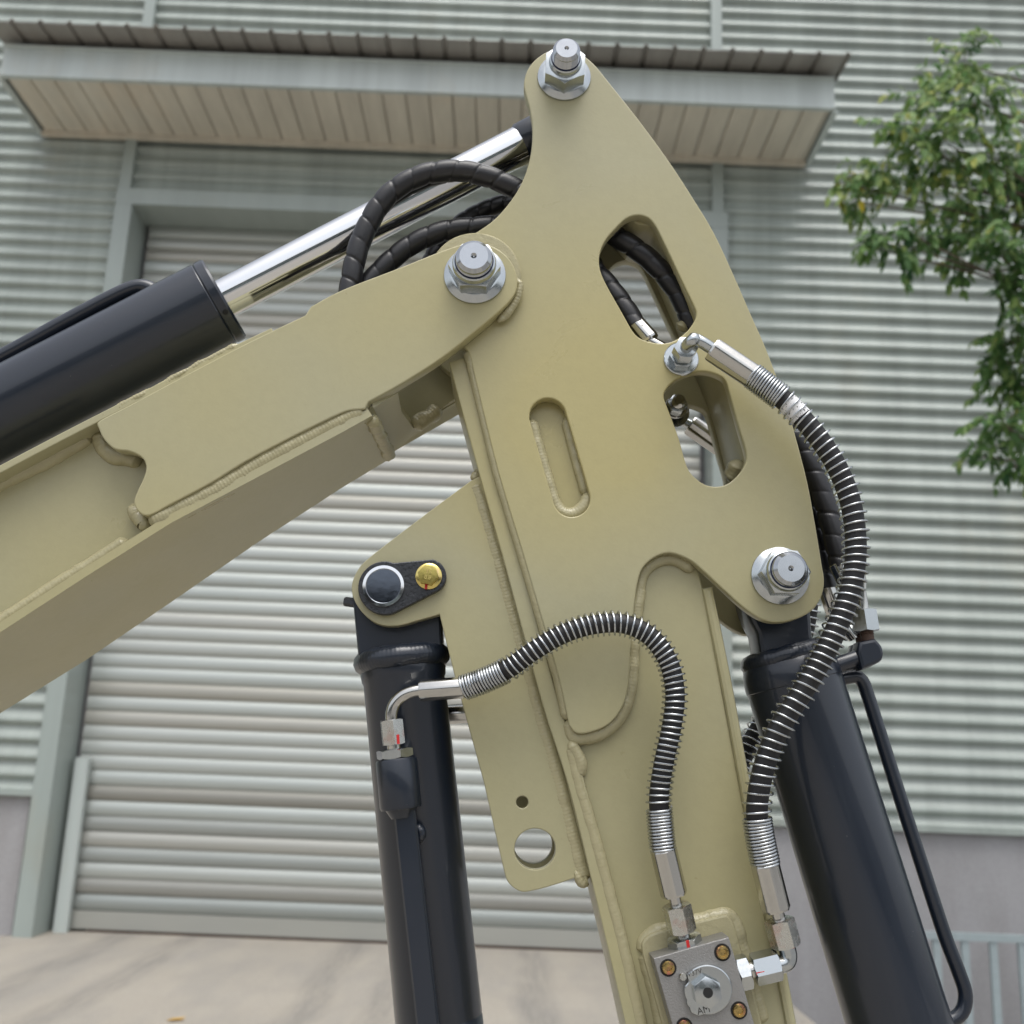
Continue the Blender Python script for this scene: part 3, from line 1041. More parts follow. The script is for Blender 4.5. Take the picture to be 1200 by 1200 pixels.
# pin with its retainer plate and bolt
c1, c2 = (451, 689), (503, 675)
RP = sub('pin_retainer', ARM, P(470, 685, YL))
r1, r2 = 31.5, 20.0
tear = []
for k in range(0, 25):
    a = math.radians(72 + (360 - 142) * k / 24)
    tear.append((c1[0] + r1 * math.cos(a), c1[1] + r1 * math.sin(a)))
for k in range(0, 13):
    a = math.radians(-80 + 142 * k / 12)
    tear.append((c2[0] + r2 * math.cos(a), c2[1] + r2 * math.sin(a)))
plate('retainer_plate', [[(p[0], p[1]) for p in tear]], YL - 0.006, 0.0058, 'blacksteel', RP, 0.0008, per=2)
pc = P(449.5, 687, YL - 0.006)
pr = 25 * mpp(450, 688, YL - 0.006)
MB().lathe(pc, (0, -1, 0), [(pr, -0.004), (pr, 0.0012), (pr * 0.97, 0.0020), (pr * 0.83, 0.0022), (pr * 0.80, 0.0016)], 48).build('pin_rim', 'chrome', RP)
MB().lathe(pc, (0, -1, 0), [(pr * 0.805, -0.002), (pr * 0.80, 0.0016), (pr * 0.3, 0.0018), (pr * 0.05, 0.0018)], 48).build('pin_end', 'pinend', RP)
bc = P(502.5, 675.5, YL - 0.006)
br = 15.5 * mpp(502, 675, YL - 0.006)
MB().lathe(bc, (0, -1, 0), [(br, 0), (br * 1.0, 0.0012), (br * 0.93, 0.0017), (br * 0.6, 0.0021)], 36).build('bolt_flange', 'gold', RP)
MB().hexnut(bc, (0, -1, 0), br * 0.70, 0.002, 0.0078, 0.35).build('bolt_head', 'golddark', RP)
text_mesh('grade_mark', 'YS', 0.0040, bc + Vector((0.0003, -0.0079, 0.0021)), (1, 0, -0.1), (0.1, 0, 1), 'gold', RP)
text_mesh('grade_mark', '8.8', 0.0040, bc + Vector((-0.0002, -0.0079, -0.0021)), (1, 0, -0.1), (0.1, 0, 1), 'gold', RP)
m = MB()
m.box(bc + Vector((-0.0022, -0.0030, -0.0096)), bc + Vector((-0.0004, -0.0012, -0.0056)))
m.build('paint_mark', 'red', RP)
# the pins through the two ends of the arm
pivot_bolt(ARM, 661, 91, 31.5, Y0, 0.0, 0.036, 0.52)
pivot_bolt(ARM, 914, 675, 34.5, Y0, 0.55, 0.030, 0.60)
for (px, py) in ((661, 91), (914, 675)):
    c = P(px, py, Y0)
    MB().lathe(c, (0, 1, 0), [(0.0125, 0.004), (0.0125, YF - Y0 + 0.016)], 24).build('pin_shank', 'steel', ARM)
# bulkhead union through the cheek
def bulkhead(Y, sgn, px, py, yref):
    c = P(px, py, yref)
    c = Vector((c.x, Y, c.z)) if sgn > 0 else Vector((c.x + 0.008, Y, c.z - 0.012))
    ax = Vector((0, -sgn, 0))
    k = mpp(px, py, Y0)
    g = sub('bulkhead_union', ARM, c)
    MB().lathe(c, ax, [(20.5 * k, -0.0003), (20.5 * k, 0.0016), (19.5 * k, 0.0022), (9 * k, 0.0022)], 40).build('washer', 'zinc', g)
    MB().hexnut(c, ax, 13.0 * k, 0.002, 0.0075, 0.5).build('lock_nut', 'zinc', g)
    MB().lathe(c, ax, [(8.4 * k, 0.007), (8.4 * k, 0.0085), (7.7 * k, 0.0090), (8.4 * k, 0.0096), (7.7 * k, 0.0102), (8.4 * k, 0.0108), (8.0 * k, 0.0120)], 28).build('thread', 'steel', g)
    MB().hexnut(c, ax, 12.0 * k, 0.0115, 0.0235, 0.5).build('swivel_nut', 'zinc', g)
    ci = c - ax * TP
    MB().lathe(ci, -ax, [(14.5 * k, -0.0003), (14.5 * k, 0.003), (13 * k, 0.004)], 32).build('inner_washer', 'steel', g)
    MB().hexnut(ci, -ax, 11 * k, 0.0035, 0.012, 0.4).build('inner_nut', 'zinc', g)
    MB().lathe(ci, -ax, [(8.4 * k, 0.0), (8.4 * k, 0.018), (6 * k, 0.021)], 24).build('inner_stub', 'steel', g)
    return c
bulkhead(Y0, 1, 798, 421, Y0)
bulkhead(YF + TP, -1, 798, 421, Y0)

# ------------------------------------------------------------------ boom
BOOM = thing('excavator_boom', 'tan steel excavator boom rising from the left edge to the arm pivot', 'excavator boom', P(-330, 960, YM))
bplate = [(115, 494), (160, 470), (233, 431), (293, 400), (358, 369, 1), (364, 359, 1), (400, 340), (467, 314), (520, 293), (547, 285), (566, 285), (584, 292), (598, 305), (606, 324), (605, 340), (598, 352), (586, 364), (560, 386), (517, 420), (470, 450),
          (432, 471, 1), (428, 479, 1), (400, 484), (300, 534), (247, 566), (200, 591), (180, 602), (169, 604), (160, 597), (157, 587), (161, 575), (168, 560), (171, 547), (166, 536), (152, 529), (134, 526), (122, 515), (116, 503)]
plate('side_plate', [bplate], YB, 0.012, 'tan', BOOM, 0.0010)
plate('side_plate', [bplate], 0.827, 0.012, 'tan', BOOM, 0.0010, Yref=YB)
# box: webs, top plate, bottom plate
bweb = [(-420, 785, 1), (0, 562, 1), (130, 494, 1), (372, 368, 1), (430, 470, 1), (200, 608, 1), (0, 735, 1), (-420, 985, 1)]
plate('web_plate', [bweb], 0.7505, 0.007, 'tan', BOOM, 0.0005, smooth=False)
plate('web_plate', [bweb], 0.829, 0.007, 'tan', BOOM, 0.0005, smooth=False, Yref=0.7505)
ribbon('top_plate', [(-420, 770), (0, 545), (113, 486), (270, 407), (318, 384)], 8.5, 0.7305, 0.842, 'tan', BOOM, 0.7305)
# bottom plate: the far edge is read off the photograph on the plate's own plane, the box widens to its root
nl = [(-420, 992), (0, 741), (100, 676), (200, 613), (300, 560), (400, 507), (436, 487)]
fl = [(-420, 1118), (0, 836), (100, 774), (200, 706), (300, 637), (400, 572), (458, 537)]
ynear = 0.7290
n3 = [P(a, b, ynear) for a, b in nl]
f3 = []
for i, (a, b) in enumerate(fl):
    d = ray(a, b)
    # plane through the near line, parallel to the depth axis
    j = min(max(i, 1), len(n3) - 1)
    t = (n3[j] - n3[j - 1])
    nrm = Vector((-t.z, 0, t.x)).normalized()
    s_ = nrm.dot(n3[j] - CAM) / nrm.dot(d)
    f3.append(CAM + d * s_)
upv = Vector((-(n3[-1] - n3[0]).z, 0, (n3[-1] - n3[0]).x)).normalized() * 0.006
m = MB()
n = len(n3)
m.v = n3 + f3 + [p + upv for p in n3] + [p + upv for p in f3]
for i in range(n - 1):
    m.f.append((i, i + n, i + n + 1, i + 1))
    m.f.append((i + 2 * n, i + 2 * n + 1, i + 3 * n + 1, i + 3 * n))
    m.f.append((i, i + 1, i + 2 * n + 1, i + 2 * n))
    m.f.append((i + n, i + 3 * n, i + 3 * n + 1, i + n + 1))
m.f.append((n - 1, 2 * n - 1, 4 * n - 1, 3 * n - 1))
m.f.append((0, 2 * n, 3 * n, n))
m.build('bottom_plate', 'tan', BOOM, 25)
# short bridge piece between the fork ends, set up a little, and the rim on the far fork
e0, e1 = n3[-1], f3[-1]
def on_far(px, py):
    return P(px, py, 0.827)
a0 = P(440, 482, YB + 0.013)
m = MB()
q = [P(437, 484, YB + 0.006), P(466, 466, YB + 0.013), P(470, 488, 0.79), P(484, 507, 0.818), P(545, 470, 0.838), P(560, 478, 0.852), P(462, 534, 0.852)]
m.prism([p + Vector((0, 0, 0.004)) for p in q], [p + Vector((-0.003, 0, 0.012)) for p in q])
m.build('bridge_plate', 'tan', BOOM, 25)
# welds on the boom
bead('weld_bead', [(176, 613, 0.7365), (200, 602, 0.7365), (250, 578, 0.7365), (300, 548, 0.7365), (350, 521, 0.7365), (400, 495, 0.7365), (430, 482, 0.7365)], 0.0083, BOOM, 21, ripple=0.035, rag=0.1)
bead('weld_bead', [(-300, 918, 0.7485), (0, 731, 0.7485), (60, 692, 0.7485), (110, 661, 0.7485), (152, 634, 0.7475)], 0.0062, BOOM, 22, ripple=0.02, rag=0.08)
bead('weld_bead', [(-300, 715, 0.7525), (0, 566, 0.7525), (60, 536, 0.7525), (108, 508, 0.7525)], 0.0086, BOOM, 23, ripple=0.02, rag=0.12)
bead('weld_bead', [(118, 506, 0.7503), (121, 520, 0.7508), (133, 533, 0.7508), (152, 536, 0.7508), (166, 543, 0.7513)], 0.0072, BOOM, 24, ripple=0.03, rag=0.15)
bead('weld_bead', [(158, 590, 0.7460), (160, 604, 0.7450), (170, 614, 0.7430), (166, 622, 0.7430)], 0.0055, BOOM, 25, rag=0.25, ripple=0.03)
bead('weld_bead', [(116, 491, 0.733), (160, 467, 0.733), (200, 446, 0.733), (233, 428, 0.733), (280, 404, 0.733)], 0.0027, BOOM, 26, ripple=0.12, rag=0.35)
bead('weld_bead', [e0 + Vector((0.0, 0.006, -0.001)), e0.lerp(e1, 0.5) + Vector((0, 0, -0.001)), e1 + Vector((0, -0.006, -0.001))], 0.0050, BOOM, 27, ripple=0.08, rag=0.35)
bead('weld_bead', [P(484, 500, 0.818), P(500, 490, 0.820), P(516, 479, 0.822)], 0.0066, BOOM, 28, ripple=0.06, rag=0.35)
# boss behind the boom plate, round the pivot
cc = P(557, 324, YB + 0.012)
MB().lathe(cc, (0, -1, 0), [(0.0345, -0.0009), (0.0345, 0.0035), (0.033, 0.0050)], 48).build('pivot_boss', 'weld', BOOM)
bead('weld_bead', [(606, 327, YB + 0.006), (609, 338, YB + 0.006), (603, 355, YB + 0.007), (594, 368, YB + 0.008), (583, 377, YB + 0.009)], 0.0030, BOOM, 29, rag=0.4)
pivot_bolt(BOOM, 556.5, 323, 36.5, YB, 0.5236, 0.032, 0.60)
MB().lathe(P(556.5, 323, YB), (0, 1, 0), [(0.0125, 0.008), (0.0125, 0.112)], 24).build('pin_shank', 'steel', BOOM)

# ------------------------------------------------------------------ arm cylinder above the boom
def axis(px0, py0, px1, py1, Y, Y1=None):
    a = P(px0, py0, Y)
    b = P(px1, py1, Y1 if Y1 else Y)
    return a, (b - a).normalized(), (b - a).length
a0, ax, L = axis(0, 487, 262, 351, YM)
CY1 = thing('hydraulic_cylinder', 'charcoal hydraulic cylinder with a long chrome rod lying above the boom', 'hydraulic cylinder', a0 - ax * 0.32, 'hydraulic cylinders of the digging arm')
R1 = 51 * mpp(262, 351, YM)
MB().lathe(a0, ax, [(R1, -0.36), (R1, L - 0.0088), (R1 * 0.985, L - 0.0080), (R1 * 0.965, L - 0.0080)], 64).build('barrel', 'dark', CY1)
rr = 23.2 * mpp(300, 330, YM)
MB().lathe(a0, ax, [(R1 * 0.965, L - 0.0085), (R1 * 0.985, L - 0.0072), (R1 * 1.0, L - 0.0066), (R1 * 1.0, L - 0.0004), (R1 * 0.965, L + 0.0014), (rr * 1.30, L + 0.0014), (rr * 1.22, L - 0.001), (rr * 1.02, L - 0.001)], 64).build('gland_cap', 'dark', CY1)
# spanner hole in the cap: towards the viewer, low on the ring
hd = (P(270, 369, YM - R1) - (a0 + ax * (L - 0.003)))
hd = (hd - ax * hd.dot(ax)).normalized()
hc = a0 + ax * (L - 0.0032) + hd * R1
MB().lathe(hc, hd, [(0.0022, -0.004), (0.0022, 0.00015), (0.0018, 0.0002)], 16).build('spanner_hole', 'hole', CY1)
rb = P(607, 166, YM)
Lr = (rb - a0).dot(ax)
MB().lathe(a0, ax, [(rr, L - 0.03), (rr, Lr), (rr * 0.94, Lr + 0.001)], 48).build('rod', 'chrome', CY1)
MB().lathe(a0, ax, [(rr * 0.95, Lr - 0.002), (rr * 1.10, Lr + 0.002), (rr * 1.12, Lr + 0.05), (rr * 0.9, Lr + 0.06)], 40).build('rod_eye', 'dark', CY1)
# thin oil pipe along the top of the barrel
k = mpp(140, 340, YM)
pp = [(-330, 588), (-150, 496), (0, 419), (75, 378), (128, 350), (152, 339), (166, 336), (177, 339), (187, 348), (192, 360)]
MB().sweep(spline([P(x, y, YM - 0.004) for x, y in pp], 0.003), 9.0 * k, 16).build('oil_pipe', 'dark', CY1, 60)

# ------------------------------------------------------------------ cylinder under the bracket
a0, ax, L = axis(474, 800, 514, 1190, YM)
CY2 = thing('hydraulic_cylinder', 'charcoal hydraulic cylinder hanging upright from the tan bracket', 'hydraulic cylinder', a0 + ax * 0.42, 'hydraulic cylinders of the digging arm')
R2 = 49.5 * mpp(494, 1000, YM)
top = -0.004
MB().lathe(a0, ax, [(R2 * 0.95, top - 0.018), (R2 * 1.01, top - 0.016), (R2 * 1.045, top - 0.010), (R2 * 1.05, top - 0.004), (R2 * 1.03, top + 0.001), (R2 * 1.0, top + 0.003), (R2, 0.228), (R2 * 0.992, 0.2284), (R2 * 0.992, 0.2296), (R2, 0.230), (R2, 0.44)], 64).build('barrel', 'dark', CY2)
# weld collar with a wavy surface
cp = [a0 + ax * (top - 0.016)]
T_ = ax
N_ = Vector((0, 1, 0)) - T_ * Vector((0, 1, 0)).dot(T_)
N_.normalize()
B_ = T_.cross(N_)
ring = [a0 + ax * (top - 0.013) + (N_ * math.cos(2 * math.pi * i / 60) + B_ * math.sin(2 * math.pi * i / 60)) * R2 * 0.91 for i in range(61)]
bead('weld_collar', ring, 0.0085, CY2, 31, mat='dark', ripple=0.02, rag=0.10)
# square head between the lugs
hp = [(414, 690), (430, 664), (452, 655), (480, 662), (500, 690), (517, 722, 1), (519, 772, 1), (420, 775, 1), (414, 712, 1)]
plate('head_block', [hp], 0.7660, 0.0335, 'dark', CY2, 0.002, Yref=0.7660)
gz = P(405, 705, 0.780)
MB().lathe(gz, (-1, 0, 0.1), [(0.0036, -0.008), (0.0036, 0.0), (0.0030, 0.0012)], 6).build('grease_nipple', 'blacksteel', CY2)
# port boss and square tube on the front of the barrel
YP = YM - R2 - 0.0085
pa = P(464.5, 889, YP)
pb = P(470, 948, YP)
pax = (pb - pa).normalized()
pl = (pb - pa).length
prr = 24.5 * mpp(466, 915, YP)
MB().lathe(pa, pax, [(prr * 0.80, 0), (prr * 0.96, 0.0004), (prr, 0.0018), (prr, pl - 0.002), (prr * 0.94, pl), (prr * 0.6, pl + 0.0004)], 40).build('port_boss', 'dark', CY2)
m = MB()
MB().lathe(pb, pax, [(prr * 0.78, -0.001), (prr * 0.66, 0.0022), (prr * 0.50, 0.006)], 24).build('weld_neck', 'dark', CY2)
ba, bb = P(474.5, 950, YP + 0.001), P(513, 1300, YP + 0.001)
bd = (bb - ba).normalized()
hw = 12.8 * mpp(480, 1000, YP)
sd_ = Vector((bd.z, 0, -bd.x)).normalized()
fw = Vector((0, -1, 0))
sq = [(-hw, -0.004), (-hw, 0.0050), (-hw + 0.0014, 0.0066), (hw - 0.0014, 0.0066), (hw, 0.0050), (hw, -0.004)]
MB().prism([ba + sd_ * a + fw * b for a, b in sq], [bb + sd_ * a + fw * b for a, b in sq]).build('port_tube', 'dark', CY2, 20)
bead('weld_tack', [(489, 966, YP + 0.004), (494, 975, YP + 0.004), (492, 987, YP + 0.006)], 0.0034, CY2, 33, mat='dark', rag=0.4)

# ------------------------------------------------------------------ cylinder under the cheek plates, at the right
a0, ax, L = axis(935, 815, 1052, 1195, YM)
CY3 = thing('hydraulic_cylinder', 'thick charcoal hydraulic cylinder slanting down at the right with a side pipe', 'hydraulic cylinder', a0 + ax * 0.42, 'hydraulic cylinders of the digging arm')
R3 = 56.0 * mpp(935, 815, YM)
s0 = -0.028
MB().lathe(a0, ax, [(R3 * 0.60, s0 - 0.006), (R3 * 0.84, s0 - 0.003), (R3 * 0.95, s0 + 0.002), (R3 * 1.005, s0 + 0.009), (R3 * 1.02, s0 + 0.016), (R3 * 1.015, s0 + 0.019), (R3 * 1.0, s0 + 0.0195), (R3, 0.44)], 64).build('barrel', 'dark', CY3)
lg = [(872, 700), (874, 672), (888, 652), (910, 650), (935, 665), (948, 700), (953, 752, 1), (948, 782, 1), (895, 788, 1), (888, 742, 1), (878, 722)]
plate('head_lug', [lg], 0.7655, 0.034, 'dark', CY3, 0.003, Yref=0.7655)
ringc = a0 + ax * (s0 - 0.001)
N_ = (Vector((0, 1, 0)) - ax * Vector((0, 1, 0)).dot(ax)).normalized()
B_ = ax.cross(N_)
bead('weld_collar', [ringc + (N_ * math.cos(2 * math.pi * i / 60) + B_ * math.sin(2 * math.pi * i / 60)) * R3 * 0.76 for i in range(61)], 0.0075, CY3, 36, mat='dark', ripple=0.02, rag=0.12)
# ports: a near one and one behind it, each a stub and an elbow block
def elbow(Y, dx, dy):
    s1 = P(985 + dx, 778 + dy, Y)
    s2 = P(1008 + dx, 770 + dy, Y)
    s3 = P(1020 + dx, 766 + dy, Y)
    k = mpp(1000, 770, Y)
    e = sub('port_elbow', CY3, s3)
    d = (s2 - s1).normalized()
    MB().lathe(s1 - d * 0.010, d, [(9.5 * k, 0), (9.5 * k, 0.03)], 20).build('stub', 'dark', e)
    up = (P(1017 + dx, 735 + dy, Y) - P(1023 + dx, 775 + dy, Y)).normalized()
    el = [(1008, 760), (1028, 752, 1), (1034, 764), (1036, 772), (1030, 779), (1012, 784, 1)]
    plate('block', [[(p[0] + dx, p[1] + dy) + tuple(p[2:]) for p in [(1005, 764, 1), (1007, 752, 1), (1026, 748, 1), (1034, 757), (1036, 768), (1031, 776), (1010, 785, 1)]]], Y - 0.008, 0.016, 'dark', e, 0.0025, Yref=Y - 0.008, per=3)
    t0 = P(1018 + dx, 757 + dy, Y)
    MB().lathe(t0, up, [(7.5 * k, 0), (7.5 * k, 0.008), (8.4 * k, 0.0085), (7.4 * k, 0.0092), (8.2 * k, 0.0099), (7.4 * k, 0.0106)], 20).build('thread', 'rust', e)
    return t0, up, k
E1 = elbow(YM - 0.012, 0, 0)
E2 = elbow(YM + 0.022, -6, 3)
# side pipe
pp = [(965, 800), (993, 794), (1004, 793), (1011, 799), (1016, 812), (1030, 856), (1054, 932), (1080, 1013), (1106, 1093), (1123, 1138), (1131, 1163), (1129, 1182), (1118, 1194), (1096, 1202)]
kk = mpp(1050, 950, YM)
MB().sweep(spline([P(x, y, YM) for x, y in pp], 0.003), 8.2 * kk, 18).build('side_pipe', 'dark', CY3, 60)

# ------------------------------------------------------------------ valve block on the arm
VY = 0.7235                       # its front face
VB = thing('valve_block', 'grey steel hydraulic valve block bolted low on the tan arm', 'valve block', P(830, 1230, VY))
vf = [(765.6, 1123, 1), (854, 1098, 1), (884, 1197, 1), (903, 1260, 1), (811, 1287, 1)]
plate('body', [[(765.6, 1123, 1), (854, 1098, 1), (895, 1238, 1), (806, 1264, 1)]], VY, 0.0225, 'cast', VB, 0.0006)
# weld pad behind, painted with the arm
plate('mounting_pad', [[(757, 1098), (775, 1090), (838, 1074), (852, 1072), (860, 1082), (868, 1110), (886, 1170), (897, 1230), (880, 1275, 1), (800, 1290, 1), (770, 1180), (752, 1112)]], 0.7462, 0.0058, 'weld', ARM, 0.0018)
bead('weld_bead', [(757, 1118, 0.7545), (758, 1103, 0.7540), (772, 1093, 0.7540), (800, 1086, 0.7540), (830, 1078, 0.7540), (850, 1074, 0.7540), (859, 1086, 0.7545), (868, 1115, 0.7555), (884, 1170, 0.7560), (892, 1200, 0.7565)], 0.0071, ARM, 41, ripple=0.02, rag=0.18)
bead('weld_bead', [(756, 1112, 0.7550), (770, 1165, 0.7550), (782, 1215, 0.7550), (795, 1270, 0.7550)], 0.0073, ARM, 42, ripple=0.02, rag=0.12)
kv = mpp(830, 1160, VY)
# socket screws in their counterbores
for (px, py) in ((783, 1134), (846.5, 1116), (866, 1184), (802, 1203)):
    c = P(px, py, VY)
    s_ = sub('socket_screw', VB, c)
    MB().lathe(c, (0, -1, 0), [(9.8 * kv, -0.001), (9.8 * kv, 0.00025), (8.6 * kv, 0.00025), (8.4 * kv, 0.0001)], 32).build('counterbore', 'hole', s_)
    MB().lathe(c, (0, -1, 0), [(7.6 * kv, -0.001), (7.6 * kv, 0.0012), (6.8 * kv, 0.0020), (4.2 * kv, 0.0022), (3.8 * kv, 0.0009), (1.0 * kv, 0.0008)], 30, None).build('screw_head', 'irid', s_, 25)
# cap with its tab, hexagon and bore
c = P(829, 1160, VY)
CP = sub('valve_cap', VB, c)
cap_o = []
for k in range(40):
    a = 2 * math.pi * k / 40
    r = 29.5
    deg = math.degrees(a)
    if 196 < deg < 216:
        r = 25.0          # notch at the stop pin
    if 150 < deg < 197:
        r = 27.0
    if 100 < deg < 128:
        r = 32.5          # tab
    cap_o.append((829 + r * math.cos(a), 1160 + r * math.sin(a)))
plate('disc', [cap_o], VY - 0.0042, 0.0041, 'zinc', CP, 0.0009, per=2)
hc = Vector((c.x, VY - 0.0042, c.z))
hx = P(827.5, 1161, VY - 0.0042)
MB().hexnut(hx, (0, -1, 0), 15.2 * kv, 0, 0.0062, 0.15, ).build('hexagon', 'zinc', CP)
MB().lathe(hx + Vector((0, -0.0061, 0)), (0, -1, 0), [(5.8 * kv, -0.002), (5.8 * kv, 0.0003), (5.0 * kv, 0.0003)], 24).build('bore', 'hole', CP)
tq = Vector((math.cos(math.radians(16)), 0, math.sin(math.radians(16))))
tu = Vector((-tq.z, 0, tq.x))
text_mesh('stamp', 'V37V', 0.0044, P(814, 1140, VY - 0.0043), tq, tu, 'ink', CP, 0.00012)
text_mesh('stamp', 'AM', 0.0058, P(824.5, 1184, VY - 0.0043), tq * 0.99, tu, 'ink', CP, 0.00012)
MB().lathe(P(799.5, 1144, VY), (0, -1, 0), [(4.6 * kv, -0.001), (4.6 * kv, 0.0030), (3.8 * kv, 0.0038)], 20).build('stop_pin', 'zincdull', VB)
MB().box(P(808, 1119, VY) + Vector((-0.0013, -0.0001, -0.0007)), P(808, 1119, VY) + Vector((0.0013, 0.001, 0.0007))).build('stamp', 'cast', VB)

# ------------------------------------------------------------------ spring-guarded hoses
def red_mark(parent, c, r, axv, view, h0, h1):
    """a stroke of red paint across a nut"""
    v = (view - axv * view.dot(axv)).normalized()
    s_ = axv.cross(v)
    m = MB()
    o = c + v * (r * 1.0)
    m.prism([o + axv * h0 - s_ * 0.0011 - v * 0.002, o + axv * h0 + s_ * 0.0009 - v * 0.002, o + axv * h1 + s_ * 0.0012 - v * 0.002, o + axv * h1 - s_ * 0.0008 - v * 0.002],
            [o + axv * h0 - s_ * 0.0011 + v * 0.0005, o + axv * h0 + s_ * 0.0009 + v * 0.0005, o + axv * h1 + s_ * 0.0012 + v * 0.0005, o + axv * h1 - s_ * 0.0008 + v * 0.0005])
    m.build('paint_mark', 'red', parent)
def octo(a):
    k = (a % (math.pi / 4)) - math.pi / 8
    return min(1.0, 0.955 / math.cos(k))
def sleeve(parent, a, b, r, mat='steel'):
    d = b - a
    L = d.length
    MB().lathe(a, d, [(r * 0.70, -0.0004), (r * 0.92, 0.0), (r, 0.0012), (r, L - 0.0015), (r * 0.93, L), (r * 0.7, L)], 48, octo).build('crimp_sleeve', mat, parent, 20)
    # crimp slot
    up = Vector((0, -1, 0))
    ax = d.normalized()
    n_ = (up - ax * up.dot(ax)).normalized()
    MB().lathe(a + ax * L * 0.45 + n_ * r * 0.93, n_, [(0.0011, -0.002), (0.0011, r * 0.045), (0.0007, r * 0.05)], 12).build('inspection_hole', 'hole', parent)
def guarded(name, label, pts, r_hose, r_coil, dense, pitch, loc, group, mirror=False):
    """pts: 3-D path of hose from sleeve to sleeve; dense: lengths of close-wound spring at both ends"""
    H = thing(name, label, 'hydraulic hose', loc, group)
    path = spline(pts, 0.0016)
    MB().sweep(path, r_hose, 20).build('rubber_hose', 'rubber', H, 60)
    L = [0.0]
    for i in range(1, len(path)):
        L.append(L[-1] + (path[i] - path[i - 1]).length)
    def seg(d0, d1):
        return [p for p, l in zip(path, L) if d0 <= l <= d1]
    w = 0.00070
    MB().coil(seg(0, dense[0]), r_coil, w * 1.25, 0.0021, 6, 18).build('spring_guard', 'springwire', H, 60)
    MB().coil(seg(dense[0], L[-1] - dense[1]), r_coil, w, pitch, 6, 22).build('spring_guard', 'springwire', H, 60)
    MB().coil(seg(L[-1] - dense[1], L[-1]), r_coil, w * 1.25, 0.0021, 6, 18).build('spring_guard', 'springwire', H, 60)
    return H, path, seg
def mir(p, on):
    return Vector((p.x + 0.008, 2 * YM - p.y, p.z - 0.012)) if on else p

GRP = 'spring guarded hydraulic hoses'
# hose from the hanging cylinder to the valve block
def hose_low(far):
    q = [(543, 806, 0.735), (568, 797, 0.731), (597, 783, 0.726), (625, 763, 0.722), (660, 743, 0.7195), (697, 732, 0.719), (732, 731.5, 0.719), (762, 746, 0.719), (783, 775, 0.719), (791, 812, 0.719), (787, 852, 0.720), (778, 893, 0.722), (772.5, 930, 0.724), (773, 955, 0.7255), (777, 996, 0.727)]
    pts = [mir(P(*p), far) for p in q]
    k = mpp(700, 800, 0.722)
    lab = 'black hose in a steel spring arching across the arm to the valve block' if not far else 'far side hose whose steel end peeps out behind the tan bracket'
    H, path, seg = guarded('hydraulic_hose', lab, pts, 11.4 * k, 14.4 * k, (0.033, 0.028), 7.2 * k, pts[0], GRP)
    # lower end: sleeve, neck, nut, hexagon adaptor in the block
    a, b = mir(P(777, 994, 0.727), far), mir(P(790, 1049, 0.7315), far)
    sleeve(H, a, b, 15.5 * k)
    d = (b - a).normalized()
    c2_ = mir(P(803, 1107, 0.7365), far)
    d2 = (c2_ - b).normalized()
    MB().lathe(b - d2 * 0.002, d2, [(7.2 * k, 0), (7.2 * k, 0.012)], 20).build('neck', 'steel', H)
    n0 = b + d2 * 0.0062
    MB().hexnut(n0, d2, 14.4 * k, 0, 0.0175, 0.25, both=True).build('swivel_nut', 'zincdull', H)
    MB().lathe(n0, d2, [(8 * k, 0.016), (8 * k, 0.022)], 20).build('thread', 'steel', H)
    MB().hexnut(n0, d2, 17.0 * k, 0.0205, 0.0290, 0.05, both=True).build('adaptor', 'zinc', H)
    if not far:
        red_mark(H, n0, 14.4 * k, d2, Vector((0.25, -1, 0.0)), 0.011, 0.0170)
        red_mark(H, n0, 16.8 * k, d2, Vector((0.05, -1, 0.0)), 0.0205, 0.0285)
    # upper end: sleeve, bent tube, nut and adaptor on the port
    a, b = mir(P(545, 805.5, 0.735), far), mir(P(492, 809.5, 0.738), far)
    sleeve(H, a, b, 13.0 * k)
    t = [(494, 809, 0.738), (482, 811, 0.7385), (471, 816, 0.739), (462.5, 825, 0.7395), (459, 836, 0.740), (458.8, 848, 0.7405)]
    MB().sweep(spline([mir(P(*p), far) for p in t], 0.0015), 7.6 * k, 18).build('bent_tube', 'steel', H, 60)
    n0, n1 = mir(P(458.5, 843, 0.7405), far), mir(P(463, 886, 0.7425), far)
    d = (n1 - n0).normalized()
    MB().hexnut(n0, d, 12.6 * k, 0, 0.0172, 0.3, both=True).build('swivel_nut', 'zincdull', H)
    MB().lathe(n0, d, [(8.5 * k, 0.016), (8.5 * k, 0.028)], 20).build('thread', 'steel', H)
    MB().hexnut(n0, d, 19.0 * k, 0.0198, 0.0262, 0.1, both=True).build('adaptor', 'zinc', H)
    if not far:
        red_mark(H, n0, 12.6 * k, d, Vector((0.6, -1, 0.0)), 0.0105, 0.0168)
        red_mark(H, n0, 18.4 * k, d, Vector((0.35, -1, 0.0)), 0.0202, 0.0255)
    return H
hose_low(False)
hose_low(True)

